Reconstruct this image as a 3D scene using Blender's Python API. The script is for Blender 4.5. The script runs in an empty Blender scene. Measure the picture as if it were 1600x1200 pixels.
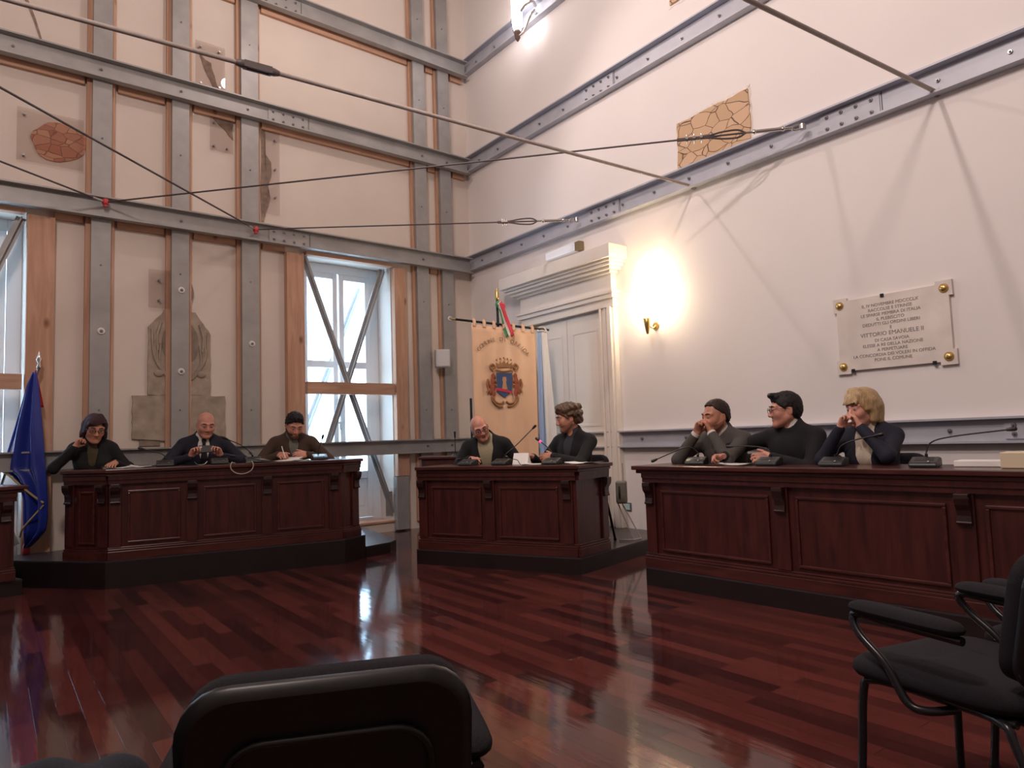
import bpy, math, random
import numpy as np
from mathutils import Matrix, Vector

random.seed(7)
rng = np.random.default_rng(7)
SC = bpy.context.scene
COL = SC.collection
R = math.radians
PI = math.pi

# ------------------------------------------------------------------ camera
EYE = Vector((0, 0, 1.18))
_p, _r = R(4.355), R(-1.902)
_fw = Vector((0, math.cos(_p), math.sin(_p)))
_up = Vector((0, -math.sin(_p), math.cos(_p)))
_rt = Vector((1, 0, 0))
_r2 = math.cos(_r) * _rt + math.sin(_r) * _up
_u2 = -math.sin(_r) * _rt + math.cos(_r) * _up
cam = bpy.data.cameras.new('camera')
cam.sensor_width = 36.0
cam.sensor_fit = 'HORIZONTAL'
cam.lens = 36.0 * 1100 / 1600
cam.clip_start = 0.05
cam_ob = bpy.data.objects.new('camera', cam)
COL.objects.link(cam_ob)
cam_ob.matrix_world = Matrix(((_r2.x, _u2.x, -_fw.x, EYE.x), (_r2.y, _u2.y, -_fw.y, EYE.y),
                              (_r2.z, _u2.z, -_fw.z, EYE.z), (0, 0, 0, 1)))
SC.camera = cam_ob

# ------------------------------------------------------------------ exposure, sky, lights
SC.view_settings.view_transform = 'Standard'
SC.view_settings.look = 'None'
SC.view_settings.gamma = 1.0
SC.view_settings.use_curve_mapping = False
SC.view_settings.exposure = 0.0
world = bpy.data.worlds.new('sky')
SC.world = world
world.use_nodes = True
_bg = world.node_tree.nodes['Background']
_bg.inputs[0].default_value = (0.52, 0.76, 1.0, 1)
_bg.inputs[1].default_value = 10.5


def point_light(name, loc, power, color, radius):
    l = bpy.data.lights.new(name, 'POINT')
    l.energy = power
    l.color = color
    l.shadow_soft_size = radius
    o = bpy.data.objects.new(name, l)
    o.location = loc
    COL.objects.link(o)
    return o


WARM = (1.0, 0.83, 0.77)
point_light('hall_point_light', (-1.5, 6.9, 6.5), 66, WARM, 0.07)
point_light('hall_point_light', (-1.5, 0.5, 6.0), 560, WARM, 0.30)  # added soft fill to brighten the left wall, not a lamp of the hall


def spot_light(name, loc, aim, power, color, radius, angle, blend):
    l = bpy.data.lights.new(name, 'SPOT')
    l.energy = power
    l.color = color
    l.shadow_soft_size = radius
    l.spot_size = R(angle)
    l.spot_blend = blend
    o = bpy.data.objects.new(name, l)
    o.location = loc
    o.rotation_euler = (Vector(aim) - Vector(loc)).to_track_quat('-Z', 'Y').to_euler()
    COL.objects.link(o)
    return o


spot_light('hall_flood_light', (-1.0, 2.9, 6.0), (3.0, 5.4, 3.2), 350, WARM, 0.09, 118, 0.55)
spot_light('hall_flood_light', (-1.4, 6.85, 6.5), (2.9, 6.0, 2.4), 135, WARM, 0.06, 96, 0.5)


# ------------------------------------------------------------------ room frame
AL, AR = R(39.66), R(-53.36)
CORNER = Vector((-0.564, 10.31, 0))
ML = Matrix.Translation(CORNER) @ Matrix.Rotation(AL, 4, 'Z')   # far wall: x to the right, -y into the room
MR = Matrix.Translation(CORNER) @ Matrix.Rotation(AR, 4, 'Z')   # right wall, same convention


# ------------------------------------------------------------------ mesh helpers
class MB:
    def __init__(self):
        self.v, self.f, self.s = [], [], []

    def add(self, verts, faces, smooth=False, M=None):
        b = len(self.v)
        if M is not None:
            verts = [tuple(M @ Vector(p)) for p in verts]
        self.v += [tuple(p) for p in verts]
        for f in faces:
            self.f.append(tuple(i + b for i in f))
            self.s.append(smooth)
        return self

    def box(self, x0, x1, y0, y1, z0, z1, M=None):
        v = [(x, y, z) for z in (z0, z1) for y in (y0, y1) for x in (x0, x1)]
        f = [(0, 2, 3, 1), (4, 5, 7, 6), (0, 1, 5, 4), (2, 6, 7, 3), (0, 4, 6, 2), (1, 3, 7, 5)]
        return self.add(v, f, False, M)

    def cyl(self, a, b, ra, rb=None, n=12, M=None):
        rb = ra if rb is None else rb
        a, b = Vector(a), Vector(b)
        d = (b - a).normalized()
        u = d.orthogonal().normalized()
        w = d.cross(u)
        v = []
        for c, r in ((a, ra), (b, rb)):
            for i in range(n):
                t = 2 * PI * i / n
                v.append(c + r * (math.cos(t) * u + math.sin(t) * w))
        self.add(v, [(i, (i + 1) % n, n + (i + 1) % n, n + i) for i in range(n)], True, M)
        self.add(v[:n], [tuple(range(n))[::-1]], False, M)
        self.add(v[n:], [tuple(range(n))], False, M)
        return self

    def tube(self, pts, r, n=8, M=None):
        P = [Vector(p) for p in pts]
        rs = r if isinstance(r, (list, tuple)) else [r] * len(P)
        u = None
        v = []
        for i, p in enumerate(P):
            d = (P[min(i + 1, len(P) - 1)] - P[max(i - 1, 0)]).normalized()
            u = d.orthogonal().normalized() if u is None else (u - d * u.dot(d)).normalized()
            w = d.cross(u)
            for k in range(n):
                t = 2 * PI * k / n
                v.append(p + rs[i] * (math.cos(t) * u + math.sin(t) * w))
        f = []
        for i in range(len(P) - 1):
            for k in range(n):
                f.append((i * n + k, i * n + (k + 1) % n, (i + 1) * n + (k + 1) % n, (i + 1) * n + k))
        self.add(v, f, True, M)
        self.add(v[:n], [tuple(range(n))[::-1]], False, M)
        self.add(v[-n:], [tuple(range(n))], False, M)
        return self

    def lathe(self, prof, n=20, M=None):
        v, f = [], []
        for r, z in prof:
            for k in range(n):
                t = 2 * PI * k / n
                v.append((r * math.cos(t), r * math.sin(t), z))
        for i in range(len(prof) - 1):
            for k in range(n):
                f.append((i * n + k, i * n + (k + 1) % n, (i + 1) * n + (k + 1) % n, (i + 1) * n + k))
        self.add(v, f, True, M)
        return self

    def prism(self, poly, d0, d1, o=(0, 0, 0), ex=(1, 0, 0), ey=(0, 0, 1), ez=(0, 1, 0), M=None):
        o, ex, ey, ez = map(Vector, (o, ex, ey, ez))
        n = len(poly)
        v = [o + ex * a + ey * b + ez * d for d in (d0, d1) for a, b in poly]
        f = [tuple(range(n)), tuple(range(2 * n - 1, n - 1, -1))]
        f += [(i, n + i, n + (i + 1) % n, (i + 1) % n) for i in range(n)]
        return self.add(v, f, False, M)

    def ball(self, c, r, nu=14, nv=9, M=None):
        r = (r, r, r) if isinstance(r, (int, float)) else r
        v = [(c[0], c[1], c[2] - r[2])]
        for j in range(1, nv):
            t = PI * j / nv - PI / 2
            for i in range(nu):
                a = 2 * PI * i / nu
                v.append((c[0] + r[0] * math.cos(t) * math.cos(a), c[1] + r[1] * math.cos(t) * math.sin(a), c[2] + r[2] * math.sin(t)))
        v.append((c[0], c[1], c[2] + r[2]))
        f = [(0, 1 + (i + 1) % nu, 1 + i) for i in range(nu)]
        for j in range(nv - 2):
            for i in range(nu):
                a = 1 + j * nu
                f.append((a + i, a + (i + 1) % nu, a + nu + (i + 1) % nu, a + nu + i))
        a, e = 1 + (nv - 2) * nu, len(v) - 1
        f += [(a + i, a + (i + 1) % nu, e) for i in range(nu)]
        return self.add(v, f, True, M)

    def sheet(self, P, smooth=True, M=None):
        nu, nv = len(P), len(P[0])
        v = [p for row in P for p in row]
        f = [(i * nv + j, (i + 1) * nv + j, (i + 1) * nv + j + 1, i * nv + j + 1) for i in range(nu - 1) for j in range(nv - 1)]
        return self.add(v, f, smooth, M)

    def build(self, name, mat, parent=None, bevel=0.0, segs=2, solid=0.0):
        me = bpy.data.meshes.new(name)
        me.from_pydata(self.v, [], self.f)
        me.polygons.foreach_set('use_smooth', self.s)
        me.materials.append(mat)
        me.update()
        o = bpy.data.objects.new(name, me)
        COL.objects.link(o)
        if parent is not None:
            o.parent = parent
        if solid:
            m = o.modifiers.new('solid', 'SOLIDIFY')
            m.thickness = solid
            m.offset = 0
        if bevel:
            m = o.modifiers.new('bevel', 'BEVEL')
            m.width = bevel
            m.segments = segs
            m.limit_method = 'ANGLE'
            m.angle_limit = R(40)
        return o


def curve_pts(pts, n=6):
    P = [np.array(p, float) for p in pts]
    P = [2 * P[0] - P[1]] + P + [2 * P[-1] - P[-2]]
    out = []
    for i in range(1, len(P) - 2):
        for k in range(n):
            t = k / n
            out.append(0.5 * (2 * P[i] + (P[i + 1] - P[i - 1]) * t + (2 * P[i - 1] - 5 * P[i] + 4 * P[i + 1] - P[i + 2]) * t * t
                              + (3 * P[i] - P[i - 1] - 3 * P[i + 1] + P[i + 2]) * t ** 3))
    out.append(P[-2])
    return [tuple(p) for p in out]


def tag(o, label, cat, group=None, kind=None):
    if label:
        o['label'] = label
    if cat:
        o['category'] = cat
    if group:
        o['group'] = group
    if kind:
        o['kind'] = kind
    return o


def thing(name, label, cat, M, group=None):
    o = bpy.data.objects.new(name, None)
    o.empty_display_size = 0.1
    COL.objects.link(o)
    o.matrix_world = M
    return tag(o, label, cat, group)


def at(M, x, y, z, rz=0.0):
    return M @ Matrix.Translation((x, y, z)) @ Matrix.Rotation(rz, 4, 'Z')


def place(x, y, z, rz=0.0):
    return Matrix.Translation((x, y, z)) @ Matrix.Rotation(rz, 4, 'Z')


def setting(o, M=None):
    o['kind'] = 'structure'
    if M is not None:
        o.matrix_world = M
    return o


def dup(root, M, label=None, group=None):
    r = root.copy()
    COL.objects.link(r)
    r.matrix_world = M
    if label:
        r['label'] = label
    if group:
        r['group'] = group
    for ch in list(root.children):
        c = ch.copy()
        COL.objects.link(c)
        c.parent = r
        for g in list(ch.children):
            d = g.copy()
            COL.objects.link(d)
            d.parent = c
    return r


def text_obj(name, lines, mat, parent, depth=0.002):
    """lines: (string, x, z, size); the writing lies in the local xz plane, facing -y, joined into one mesh."""
    mb = MB()
    for s, x, z, size, rot in lines:
        cu = bpy.data.curves.new('writing', 'FONT')
        cu.body = s
        cu.size = size
        cu.align_x = 'CENTER'
        cu.extrude = depth
        cu.resolution_u = 3
        o = bpy.data.objects.new('writing', cu)
        COL.objects.link(o)
        dg = bpy.context.evaluated_depsgraph_get()
        me = bpy.data.meshes.new_from_object(o.evaluated_get(dg))
        T = Matrix.Translation((x, 0, z)) @ Matrix.Rotation(rot, 4, 'Y') @ Matrix.Rotation(PI / 2, 4, 'X')
        mb.add([v.co for v in me.vertices], [tuple(p.vertices) for p in me.polygons], False, T)
        bpy.data.objects.remove(o)
        bpy.data.meshes.remove(me)
        bpy.data.curves.remove(cu)
    return mb.build(name, mat, parent)


# ------------------------------------------------------------------ materials
def new_mat(name):
    m = bpy.data.materials.new(name)
    m.use_nodes = True
    nt = m.node_tree
    return m, nt, nt.nodes, nt.links, nt.nodes['Principled BSDF']


def coords(nt, scale=(1, 1, 1), rot=(0, 0, 0)):
    tc = nt.nodes.new('ShaderNodeTexCoord')
    mp = nt.nodes.new('ShaderNodeMapping')
    mp.inputs['Scale'].default_value = scale
    mp.inputs['Rotation'].default_value = rot
    nt.links.new(tc.outputs['Object'], mp.inputs['Vector'])
    return mp.outputs['Vector']


def plain(name, col, rough=0.5, metal=0.0, var=0.0, scale=8.0, bump=0.0, coat=0.0, stretch=(1, 1, 1), emit=None, sheen=0.0, detail=4.0, spec=None):
    m, nt, N, L, B = new_mat(name)
    B.inputs['Base Color'].default_value = (*col, 1)
    B.inputs['Roughness'].default_value = rough
    B.inputs['Metallic'].default_value = metal
    if coat:
        B.inputs['Coat Weight'].default_value = coat
        B.inputs['Coat Roughness'].default_value = 0.12
    if sheen:
        B.inputs['Sheen Weight'].default_value = sheen
    if spec is not None:
        B.inputs['Specular IOR Level'].default_value = spec
    if emit:
        B.inputs['Emission Color'].default_value = (*emit[0], 1)
        B.inputs['Emission Strength'].default_value = emit[1]
    if var or bump:
        v = coords(nt, stretch)
        n = N.new('ShaderNodeTexNoise')
        n.inputs['Scale'].default_value = scale
        n.inputs['Detail'].default_value = detail
        L.new(v, n.inputs['Vector'])
        if var:
            r = N.new('ShaderNodeValToRGB')
            r.color_ramp.elements[0].position = 0.3
            r.color_ramp.elements[1].position = 0.7
            r.color_ramp.elements[0].color = (*[c * (1 - var) for c in col], 1)
            r.color_ramp.elements[1].color = (*[min(1, c * (1 + var)) for c in col], 1)
            L.new(n.outputs['Fac'], r.inputs['Fac'])
            L.new(r.outputs['Color'], B.inputs['Base Color'])
        if bump:
            b = N.new('ShaderNodeBump')
            b.inputs['Strength'].default_value = bump
            b.inputs['Distance'].default_value = 0.01
            L.new(n.outputs['Fac'], b.inputs['Height'])
            L.new(b.outputs['Normal'], B.inputs['Normal'])
    return m


def wood(name, c1, c2, scale=(14, 14, 1.2), rough=0.35, coat=0.0, knots=False):
    m, nt, N, L, B = new_mat(name)
    v = coords(nt, scale)
    n = N.new('ShaderNodeTexNoise')
    n.inputs['Scale'].default_value = 2.2
    n.inputs['Detail'].default_value = 6
    n.inputs['Distortion'].default_value = 0.8
    L.new(v, n.inputs['Vector'])
    r = N.new('ShaderNodeValToRGB')
    r.color_ramp.elements[0].position = 0.32
    r.color_ramp.elements[1].position = 0.68
    r.color_ramp.elements[0].color = (*c1, 1)
    r.color_ramp.elements[1].color = (*c2, 1)
    L.new(n.outputs['Fac'], r.inputs['Fac'])
    out = r.outputs['Color']
    if knots:
        vo = N.new('ShaderNodeTexVoronoi')
        vo.inputs['Scale'].default_value = 1.0
        L.new(coords(nt, (3.2, 3.2, 1.7)), vo.inputs['Vector'])
        kr = N.new('ShaderNodeValToRGB')
        kr.color_ramp.elements[0].position = 0.05
        kr.color_ramp.elements[0].color = (0.42, 0.3, 0.24, 1)
        kr.color_ramp.elements[1].position = 0.12
        kr.color_ramp.elements[1].color = (1, 1, 1, 1)
        L.new(vo.outputs['Distance'], kr.inputs['Fac'])
        mx = N.new('ShaderNodeMixRGB')
        mx.blend_type = 'MULTIPLY'
        mx.inputs['Fac'].default_value = 1
        L.new(out, mx.inputs['Color1'])
        L.new(kr.outputs['Color'], mx.inputs['Color2'])
        out = mx.outputs['Color']
    L.new(out, B.inputs['Base Color'])
    B.inputs['Roughness'].default_value = rough
    if coat:
        B.inputs['Coat Weight'].default_value = coat
        B.inputs['Coat Roughness'].default_value = 0.15
    return m


def floor_mat():
    m, nt, N, L, B = new_mat('polished_parquet')
    v = coords(nt)
    br = N.new('ShaderNodeTexBrick')
    br.offset = 0.37
    br.inputs['Scale'].default_value = 1.0
    br.inputs['Brick Width'].default_value = 0.95
    br.inputs['Row Height'].default_value = 0.092
    br.inputs['Mortar Size'].default_value = 0.0012
    br.inputs['Mortar Smooth'].default_value = 0.1
    br.inputs['Bias'].default_value = 0.0
    br.inputs['Color1'].default_value = (0.030, 0.0090, 0.0105, 1)
    br.inputs['Color2'].default_value = (0.125, 0.033, 0.029, 1)
    br.inputs['Mortar'].default_value = (0.012, 0.004, 0.003, 1)
    L.new(v, br.inputs['Vector'])
    n = N.new('ShaderNodeTexNoise')
    n.inputs['Scale'].default_value = 5
    n.inputs['Detail'].default_value = 7
    L.new(coords(nt, (1.0, 14, 1)), n.inputs['Vector'])
    r = N.new('ShaderNodeValToRGB')
    r.color_ramp.elements[0].color = (0.55, 0.52, 0.5, 1)
    r.color_ramp.elements[1].color = (1.3, 1.2, 1.15, 1)
    L.new(n.outputs['Fac'], r.inputs['Fac'])
    mx = N.new('ShaderNodeMixRGB')
    mx.blend_type = 'MULTIPLY'
    mx.inputs['Fac'].default_value = 1
    L.new(br.outputs['Color'], mx.inputs['Color1'])
    L.new(r.outputs['Color'], mx.inputs['Color2'])
    L.new(mx.outputs['Color'], B.inputs['Base Color'])
    B.inputs['Roughness'].default_value = 0.085
    B.inputs['Specular IOR Level'].default_value = 0.5
    n2 = N.new('ShaderNodeTexNoise')
    n2.inputs['Scale'].default_value = 3.0
    L.new(coords(nt, (1, 6, 1)), n2.inputs['Vector'])
    b = N.new('ShaderNodeBump')
    b.inputs['Strength'].default_value = 0.03
    b.inputs['Distance'].default_value = 0.02
    L.new(n2.outputs['Fac'], b.inputs['Height'])
    b2 = N.new('ShaderNodeBump')
    b2.inputs['Strength'].default_value = 0.25
    b2.inputs['Distance'].default_value = 0.002
    b2.invert = True
    L.new(br.outputs['Fac'], b2.inputs['Height'])
    L.new(b.outputs['Normal'], b2.inputs['Normal'])
    L.new(b2.outputs['Normal'], B.inputs['Normal'])
    return m


def stone_mat(name, c1, c2, crack, scale=5.0):
    m, nt, N, L, B = new_mat(name)
    v = coords(nt, (1, 1, 1.5))
    n0 = N.new('ShaderNodeTexNoise')
    n0.inputs['Scale'].default_value = 3
    L.new(v, n0.inputs['Vector'])
    mxv = N.new('ShaderNodeMixRGB')
    mxv.inputs['Fac'].default_value = 0.12
    L.new(v, mxv.inputs['Color1'])
    L.new(n0.outputs['Color'], mxv.inputs['Color2'])
    vo = N.new('ShaderNodeTexVoronoi')
    vo.feature = 'DISTANCE_TO_EDGE'
    vo.inputs['Scale'].default_value = scale
    L.new(mxv.outputs['Color'], vo.inputs['Vector'])
    vc = N.new('ShaderNodeTexVoronoi')
    vc.inputs['Scale'].default_value = scale
    L.new(mxv.outputs['Color'], vc.inputs['Vector'])
    bw = N.new('ShaderNodeRGBToBW')
    L.new(vc.outputs['Color'], bw.inputs['Color'])
    rc = N.new('ShaderNodeValToRGB')
    rc.color_ramp.elements[0].color = (*c1, 1)
    rc.color_ramp.elements[1].color = (*c2, 1)
    L.new(bw.outputs['Val'], rc.inputs['Fac'])
    re = N.new('ShaderNodeValToRGB')
    re.color_ramp.elements[0].position = 0.004
    re.color_ramp.elements[1].position = 0.022
    L.new(vo.outputs['Distance'], re.inputs['Fac'])
    mx = N.new('ShaderNodeMixRGB')
    mx.inputs['Color1'].default_value = (*crack, 1)
    L.new(re.outputs['Color'], mx.inputs['Fac'])
    L.new(rc.outputs['Color'], mx.inputs['Color2'])
    L.new(mx.outputs['Color'], B.inputs['Base Color'])
    B.inputs['Roughness'].default_value = 0.9
    b = N.new('ShaderNodeBump')
    b.inputs['Strength'].default_value = 0.8
    b.inputs['Distance'].default_value = 0.02
    L.new(re.outputs['Color'], b.inputs['Height'])
    L.new(b.outputs['Normal'], B.inputs['Normal'])
    return m


def glass_mat(name, tint=(1, 1, 1), gloss=0.08, rough=0.03):
    m, nt, N, L, B = new_mat(name)
    N.remove(B)
    out = [n for n in N if n.type == 'OUTPUT_MATERIAL'][0]
    t = N.new('ShaderNodeBsdfTransparent')
    t.inputs['Color'].default_value = (*tint, 1)
    g = N.new('ShaderNodeBsdfGlossy')
    g.inputs['Roughness'].default_value = rough
    x = N.new('ShaderNodeMixShader')
    x.inputs['Fac'].default_value = gloss
    L.new(t.outputs[0], x.inputs[1])
    L.new(g.outputs[0], x.inputs[2])
    L.new(x.outputs[0], out.inputs['Surface'])
    return m


m_floor = floor_mat()
m_wall_l = plain('warm_plaster', (0.68, 0.60, 0.535), 0.9, var=0.04, scale=1.4, bump=0.05)
m_wall_r = plain('white_plaster', (0.80, 0.752, 0.735), 0.9, var=0.02, scale=1.2, bump=0.03)
m_ceil = plain('ceiling_plaster', (0.55, 0.5, 0.46), 0.9, var=0.02, scale=1)
m_back = plain('far_plaster', (0.34, 0.30, 0.28), 0.9, var=0.03, scale=1)
m_steel = plain('galvanised_steel', (0.36, 0.352, 0.345), 0.5, 0.35, var=0.1, scale=5, bump=0.02)
m_steel_r = plain('pale_painted_steel', (0.46, 0.47, 0.53), 0.5, 0.15, var=0.07, scale=5, bump=0.02)
m_bolt = plain('zinc_bolt', (0.30, 0.29, 0.30), 0.35, 0.8)
m_washer = plain('white_washer', (0.75, 0.73, 0.7), 0.45)
m_rod = plain('dull_rod_steel', (0.40, 0.345, 0.315), 0.6, 0.0, var=0.1, scale=20)
m_cable = plain('dark_cable', (0.10, 0.08, 0.085), 0.55, 0.3)
m_chrome = plain('bright_steel', (0.6, 0.58, 0.55), 0.25, 0.9)
m_red = plain('red_paint', (0.55, 0.05, 0.06), 0.45)
m_timber = wood('spruce_timber', (0.46, 0.255, 0.165), (0.60, 0.365, 0.25), (9, 9, 0.8), 0.7, knots=True)
m_timber_h = wood('spruce_timber_beam', (0.46, 0.255, 0.165), (0.60, 0.365, 0.25), (0.8, 9, 9), 0.7, knots=True)
m_desk = wood('mahogany_veneer', (0.034, 0.0070, 0.0072), (0.076, 0.0165, 0.0135), (9, 9, 1.0), 0.35, 0.25)
m_desk_h = wood('mahogany_rail', (0.040, 0.0095, 0.0085), (0.085, 0.021, 0.017), (1.1, 9, 9), 0.3, 0.3)
m_desk_d = plain('dark_carved_mahogany', (0.022, 0.008, 0.007), 0.35, var=0.3, scale=20, coat=0.3)
m_dais = plain('dark_dais_veneer', (0.013, 0.0075, 0.008), 0.4, var=0.2, scale=6)
m_dais_top = plain('dais_linoleum', (0.045, 0.036, 0.042), 0.28, var=0.15, scale=5)
m_white = plain('window_white_paint', (0.78, 0.80, 0.83), 0.4)
m_pane = glass_mat('window_glass', (0.97, 0.99, 1.0), 0.06)
m_plexi = glass_mat('clear_acrylic', (0.93, 0.91, 0.90), 0.04, 0.015)
m_black = plain('black_plastic', (0.007, 0.007, 0.008), 0.42, var=0.2, scale=60, bump=0.02)
m_blackm = plain('black_tube_enamel', (0.014, 0.013, 0.016), 0.25, 0.1)
m_fabric = plain('charcoal_fabric', (0.016, 0.0145, 0.018), 0.95, var=0.25, scale=300, bump=0.15, spec=0.2)
m_paper = plain('white_paper', (0.82, 0.80, 0.78), 0.8)
m_marble = plain('veined_marble', (0.74, 0.665, 0.62), 0.45, var=0.10, scale=5, detail=9)
m_ink = plain('grey_inscription', (0.22, 0.18, 0.165), 0.7)
m_brass = plain('brass', (0.65, 0.46, 0.18), 0.3, 0.9)
m_door = plain('cream_door_paint', (0.78, 0.70, 0.60), 0.45, var=0.03, scale=2)
m_door_w = plain('stone_door_surround', (0.80, 0.73, 0.66), 0.55, var=0.03, scale=3)
m_relief = plain('carved_grey_stone', (0.36, 0.295, 0.235), 0.9, var=0.22, scale=9, bump=0.5)
m_relief_d = plain('dark_niche_stone', (0.24, 0.19, 0.155), 0.9, var=0.2, scale=9, bump=0.4)
m_crack = plain('bare_masonry', (0.29, 0.215, 0.165), 0.95, var=0.3, scale=14, bump=0.8)
m_red_brick = stone_mat('red_brickwork', (0.44, 0.15, 0.10), (0.66, 0.38, 0.25), (0.36, 0.20, 0.12), 10.0)
m_tan_stone = stone_mat('tan_stonework', (0.52, 0.34, 0.20), (0.66, 0.45, 0.30), (0.20, 0.11, 0.08), 6.4)
m_rim = plain('broken_plaster_edge', (0.78, 0.72, 0.66), 0.95, var=0.1, scale=25, bump=0.6)
m_speaker = plain('pale_speaker_plastic', (0.55, 0.54, 0.55), 0.5)

# ------------------------------------------------------------------ room shell
HC = 8.4
wl = MB()
W = [(-6.69, -5.45, 0.12, 3.57), (-2.60, -1.36, 0.12, 3.57)]
xs = [-13.0]
for x0, x1, z0, z1 in W:
    wl.box(xs[-1], x0, 0, 0.5, 0, HC)
    wl.box(x0, x1, 0, 0.5, 0, z0)
    wl.box(x0, x1, 0, 0.5, z1, HC)
    xs.append(x1)
wl.box(xs[-1], 0.6, 0, 0.5, 0, HC)
setting(wl.build('wall_left', m_wall_l), ML)
wr = MB().box(0, 13, 0, 0.4, 0, HC)
setting(wr.build('wall_right', m_wall_r), MR)
cl = MB().box(-13.2, 0.4, -13, 0.4, HC, HC + 0.2)
setting(cl.build('ceiling', m_ceil), ML)
fl = MB().box(0, 13.2, -13.5, 0.3, -0.2, 0)
setting(fl.build('floor', m_floor), MR)
wb = MB().box(12.0, 12.3, -13, 0, 0, HC)
setting(wb.build('wall_back', m_back), MR)
wo = MB().box(-12.3, -12.0, -13, 0, 0, HC)
setting(wo.build('wall_side', m_back), ML)


def bolt_mesh(mat):
    b = MB().cyl((0, 0, 0), (0, -0.014, 0), 0.017, 0.015, 8).cyl((0, -0.012, 0), (0, -0.03, 0), 0.008, 0.007, 6)
    o = b.build('bolt', mat)
    me = o.data
    bpy.data.objects.remove(o)
    return me


BOLT = bolt_mesh(m_bolt)


def bolt(parent, x, y, z, s=1.0):
    o = bpy.data.objects.new('bolt', BOLT)
    COL.objects.link(o)
    o.parent = parent
    o.location = (x, y, z)
    o.scale = (s, s, s)
    return o


STRAPS = {}


def steel_beam(M, x0, x1, z, h, y_web, depth, label, mat, bolts, splices=(), timber=None, group=None, tz=None):
    """a U channel lying on its web, flanges turned to the room"""
    t = thing('steel_beam', label, 'steel beam', at(M, x0, 0, z), group)
    L = x1 - x0
    b = MB().box(0, L, y_web - 0.012, y_web, 0, h).box(0, L, y_web - depth, y_web - 0.0121, 0, 0.016).box(0, L, y_web - depth, y_web - 0.0121, h - 0.016, h)
    b.build('channel', mat, t)
    for s in splices:
        p = MB().box(s - 0.25 - x0, s + 0.25 - x0, y_web - 0.024, y_web - 0.0125, 0.028, h - 0.028).build('splice_plate', mat, t)
        MB().box(s + 0.262 - x0, s + 0.268 - x0, y_web - 0.0135, y_web - 0.0122, 0.02, h - 0.02).build('joint_gap', m_black, t)
        for i in range(4):
            for k in (0.062, h - 0.062):
                bolt(p, s - 0.19 + 0.125 * i - x0, y_web - 0.024, k)
    for x in bolts:
        bolt(t, x - x0, y_web - 0.012, h * 0.5)
    if timber:
        for a, c in timber:
            MB().box(a - x0, c - x0, -0.046, -0.001, -0.05, h + 0.03).build('timber_backing', m_timber_h, t, 0.003)
    return t


STUDS = [(-4.91, -4.73), (-4.14, -3.96), (-3.38, -3.18), (-0.99, -0.80), (-0.57, -0.38)]
TIM = [(-4.955, -4.692), (-4.185, -3.922), (-3.42, -3.145), (-1.025, -0.765), (-0.60, -0.345)]
gaps = [(-7.9, -4.975), (-4.665, -4.205), (-3.895, -3.435), (-3.115, -1.045), (-0.735, -0.615), (-0.305, -0.10)]
gaps1 = [(-5.22, -4.975), (-4.665, -4.205), (-3.895, -3.435), (-3.115, -2.84)] + [(-2.60, -1.36)] + [(-0.735, -0.615)]
steel_beam(ML, -9, -0.092, 3.585, 0.22, -0.112, 0.09, 'grey steel channel across the window wall just above the windows', m_steel, (-4.05, -0.9), (-2.82,), gaps1[:4] + gaps1[5:])
steel_beam(ML, -9, -0.092, 5.07, 0.225, -0.112, 0.09, 'middle grey steel channel across the window wall, with bolted splice plate', m_steel, (-5.6, -4.84, -4.05, -3.31, -0.88, -0.46), (-2.82,), gaps)
steel_beam(ML, -9, -0.092, 6.55, 0.235, -0.112, 0.09, 'topmost grey steel channel across the window wall, cut by the top of the photo', m_steel, (), (-2.9,), gaps[2:])
steel_beam(ML, -9, -0.092, 1.015, 0.185, -0.112, 0.07, 'waist high grey steel rail along the window wall behind the seated people', m_steel, (-0.9, -0.5, -3.3), ())
rb = [0.35 + 0.47 * i for i in range(24)]
steel_beam(MR, 0.0, 11, 3.64, 0.225, -0.001, 0.09, 'lowest of the three upper steel channels on the white wall, above the door cornice', m_steel_r,
           [x for x in rb if not (2.5 < x < 3.15 or 5.5 < x < 6.05)], (2.86, 5.78))
steel_beam(MR, 0.0, 11, 5.12, 0.24, -0.001, 0.09, 'middle steel channel on the white wall, above the bare stone patch', m_steel_r,
           [x for x in rb if not 2.5 < x < 3.15], (2.86,))
steel_beam(MR, 0.0, 11, 6.62, 0.24, -0.001, 0.09, 'topmost steel channel on the white wall, behind the bright floodlight', m_steel_r, rb[:8], ())
steel_beam(MR, 0.0, 11, 1.03, 0.185, -0.001, 0.07, 'waist high bluish grey steel rail along the white wall below the marble plaque', m_steel_r,
           [2.75, 3.3, 3.9, 5.6, 6.35, 7.0, 7.5], (6.95,))

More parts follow.
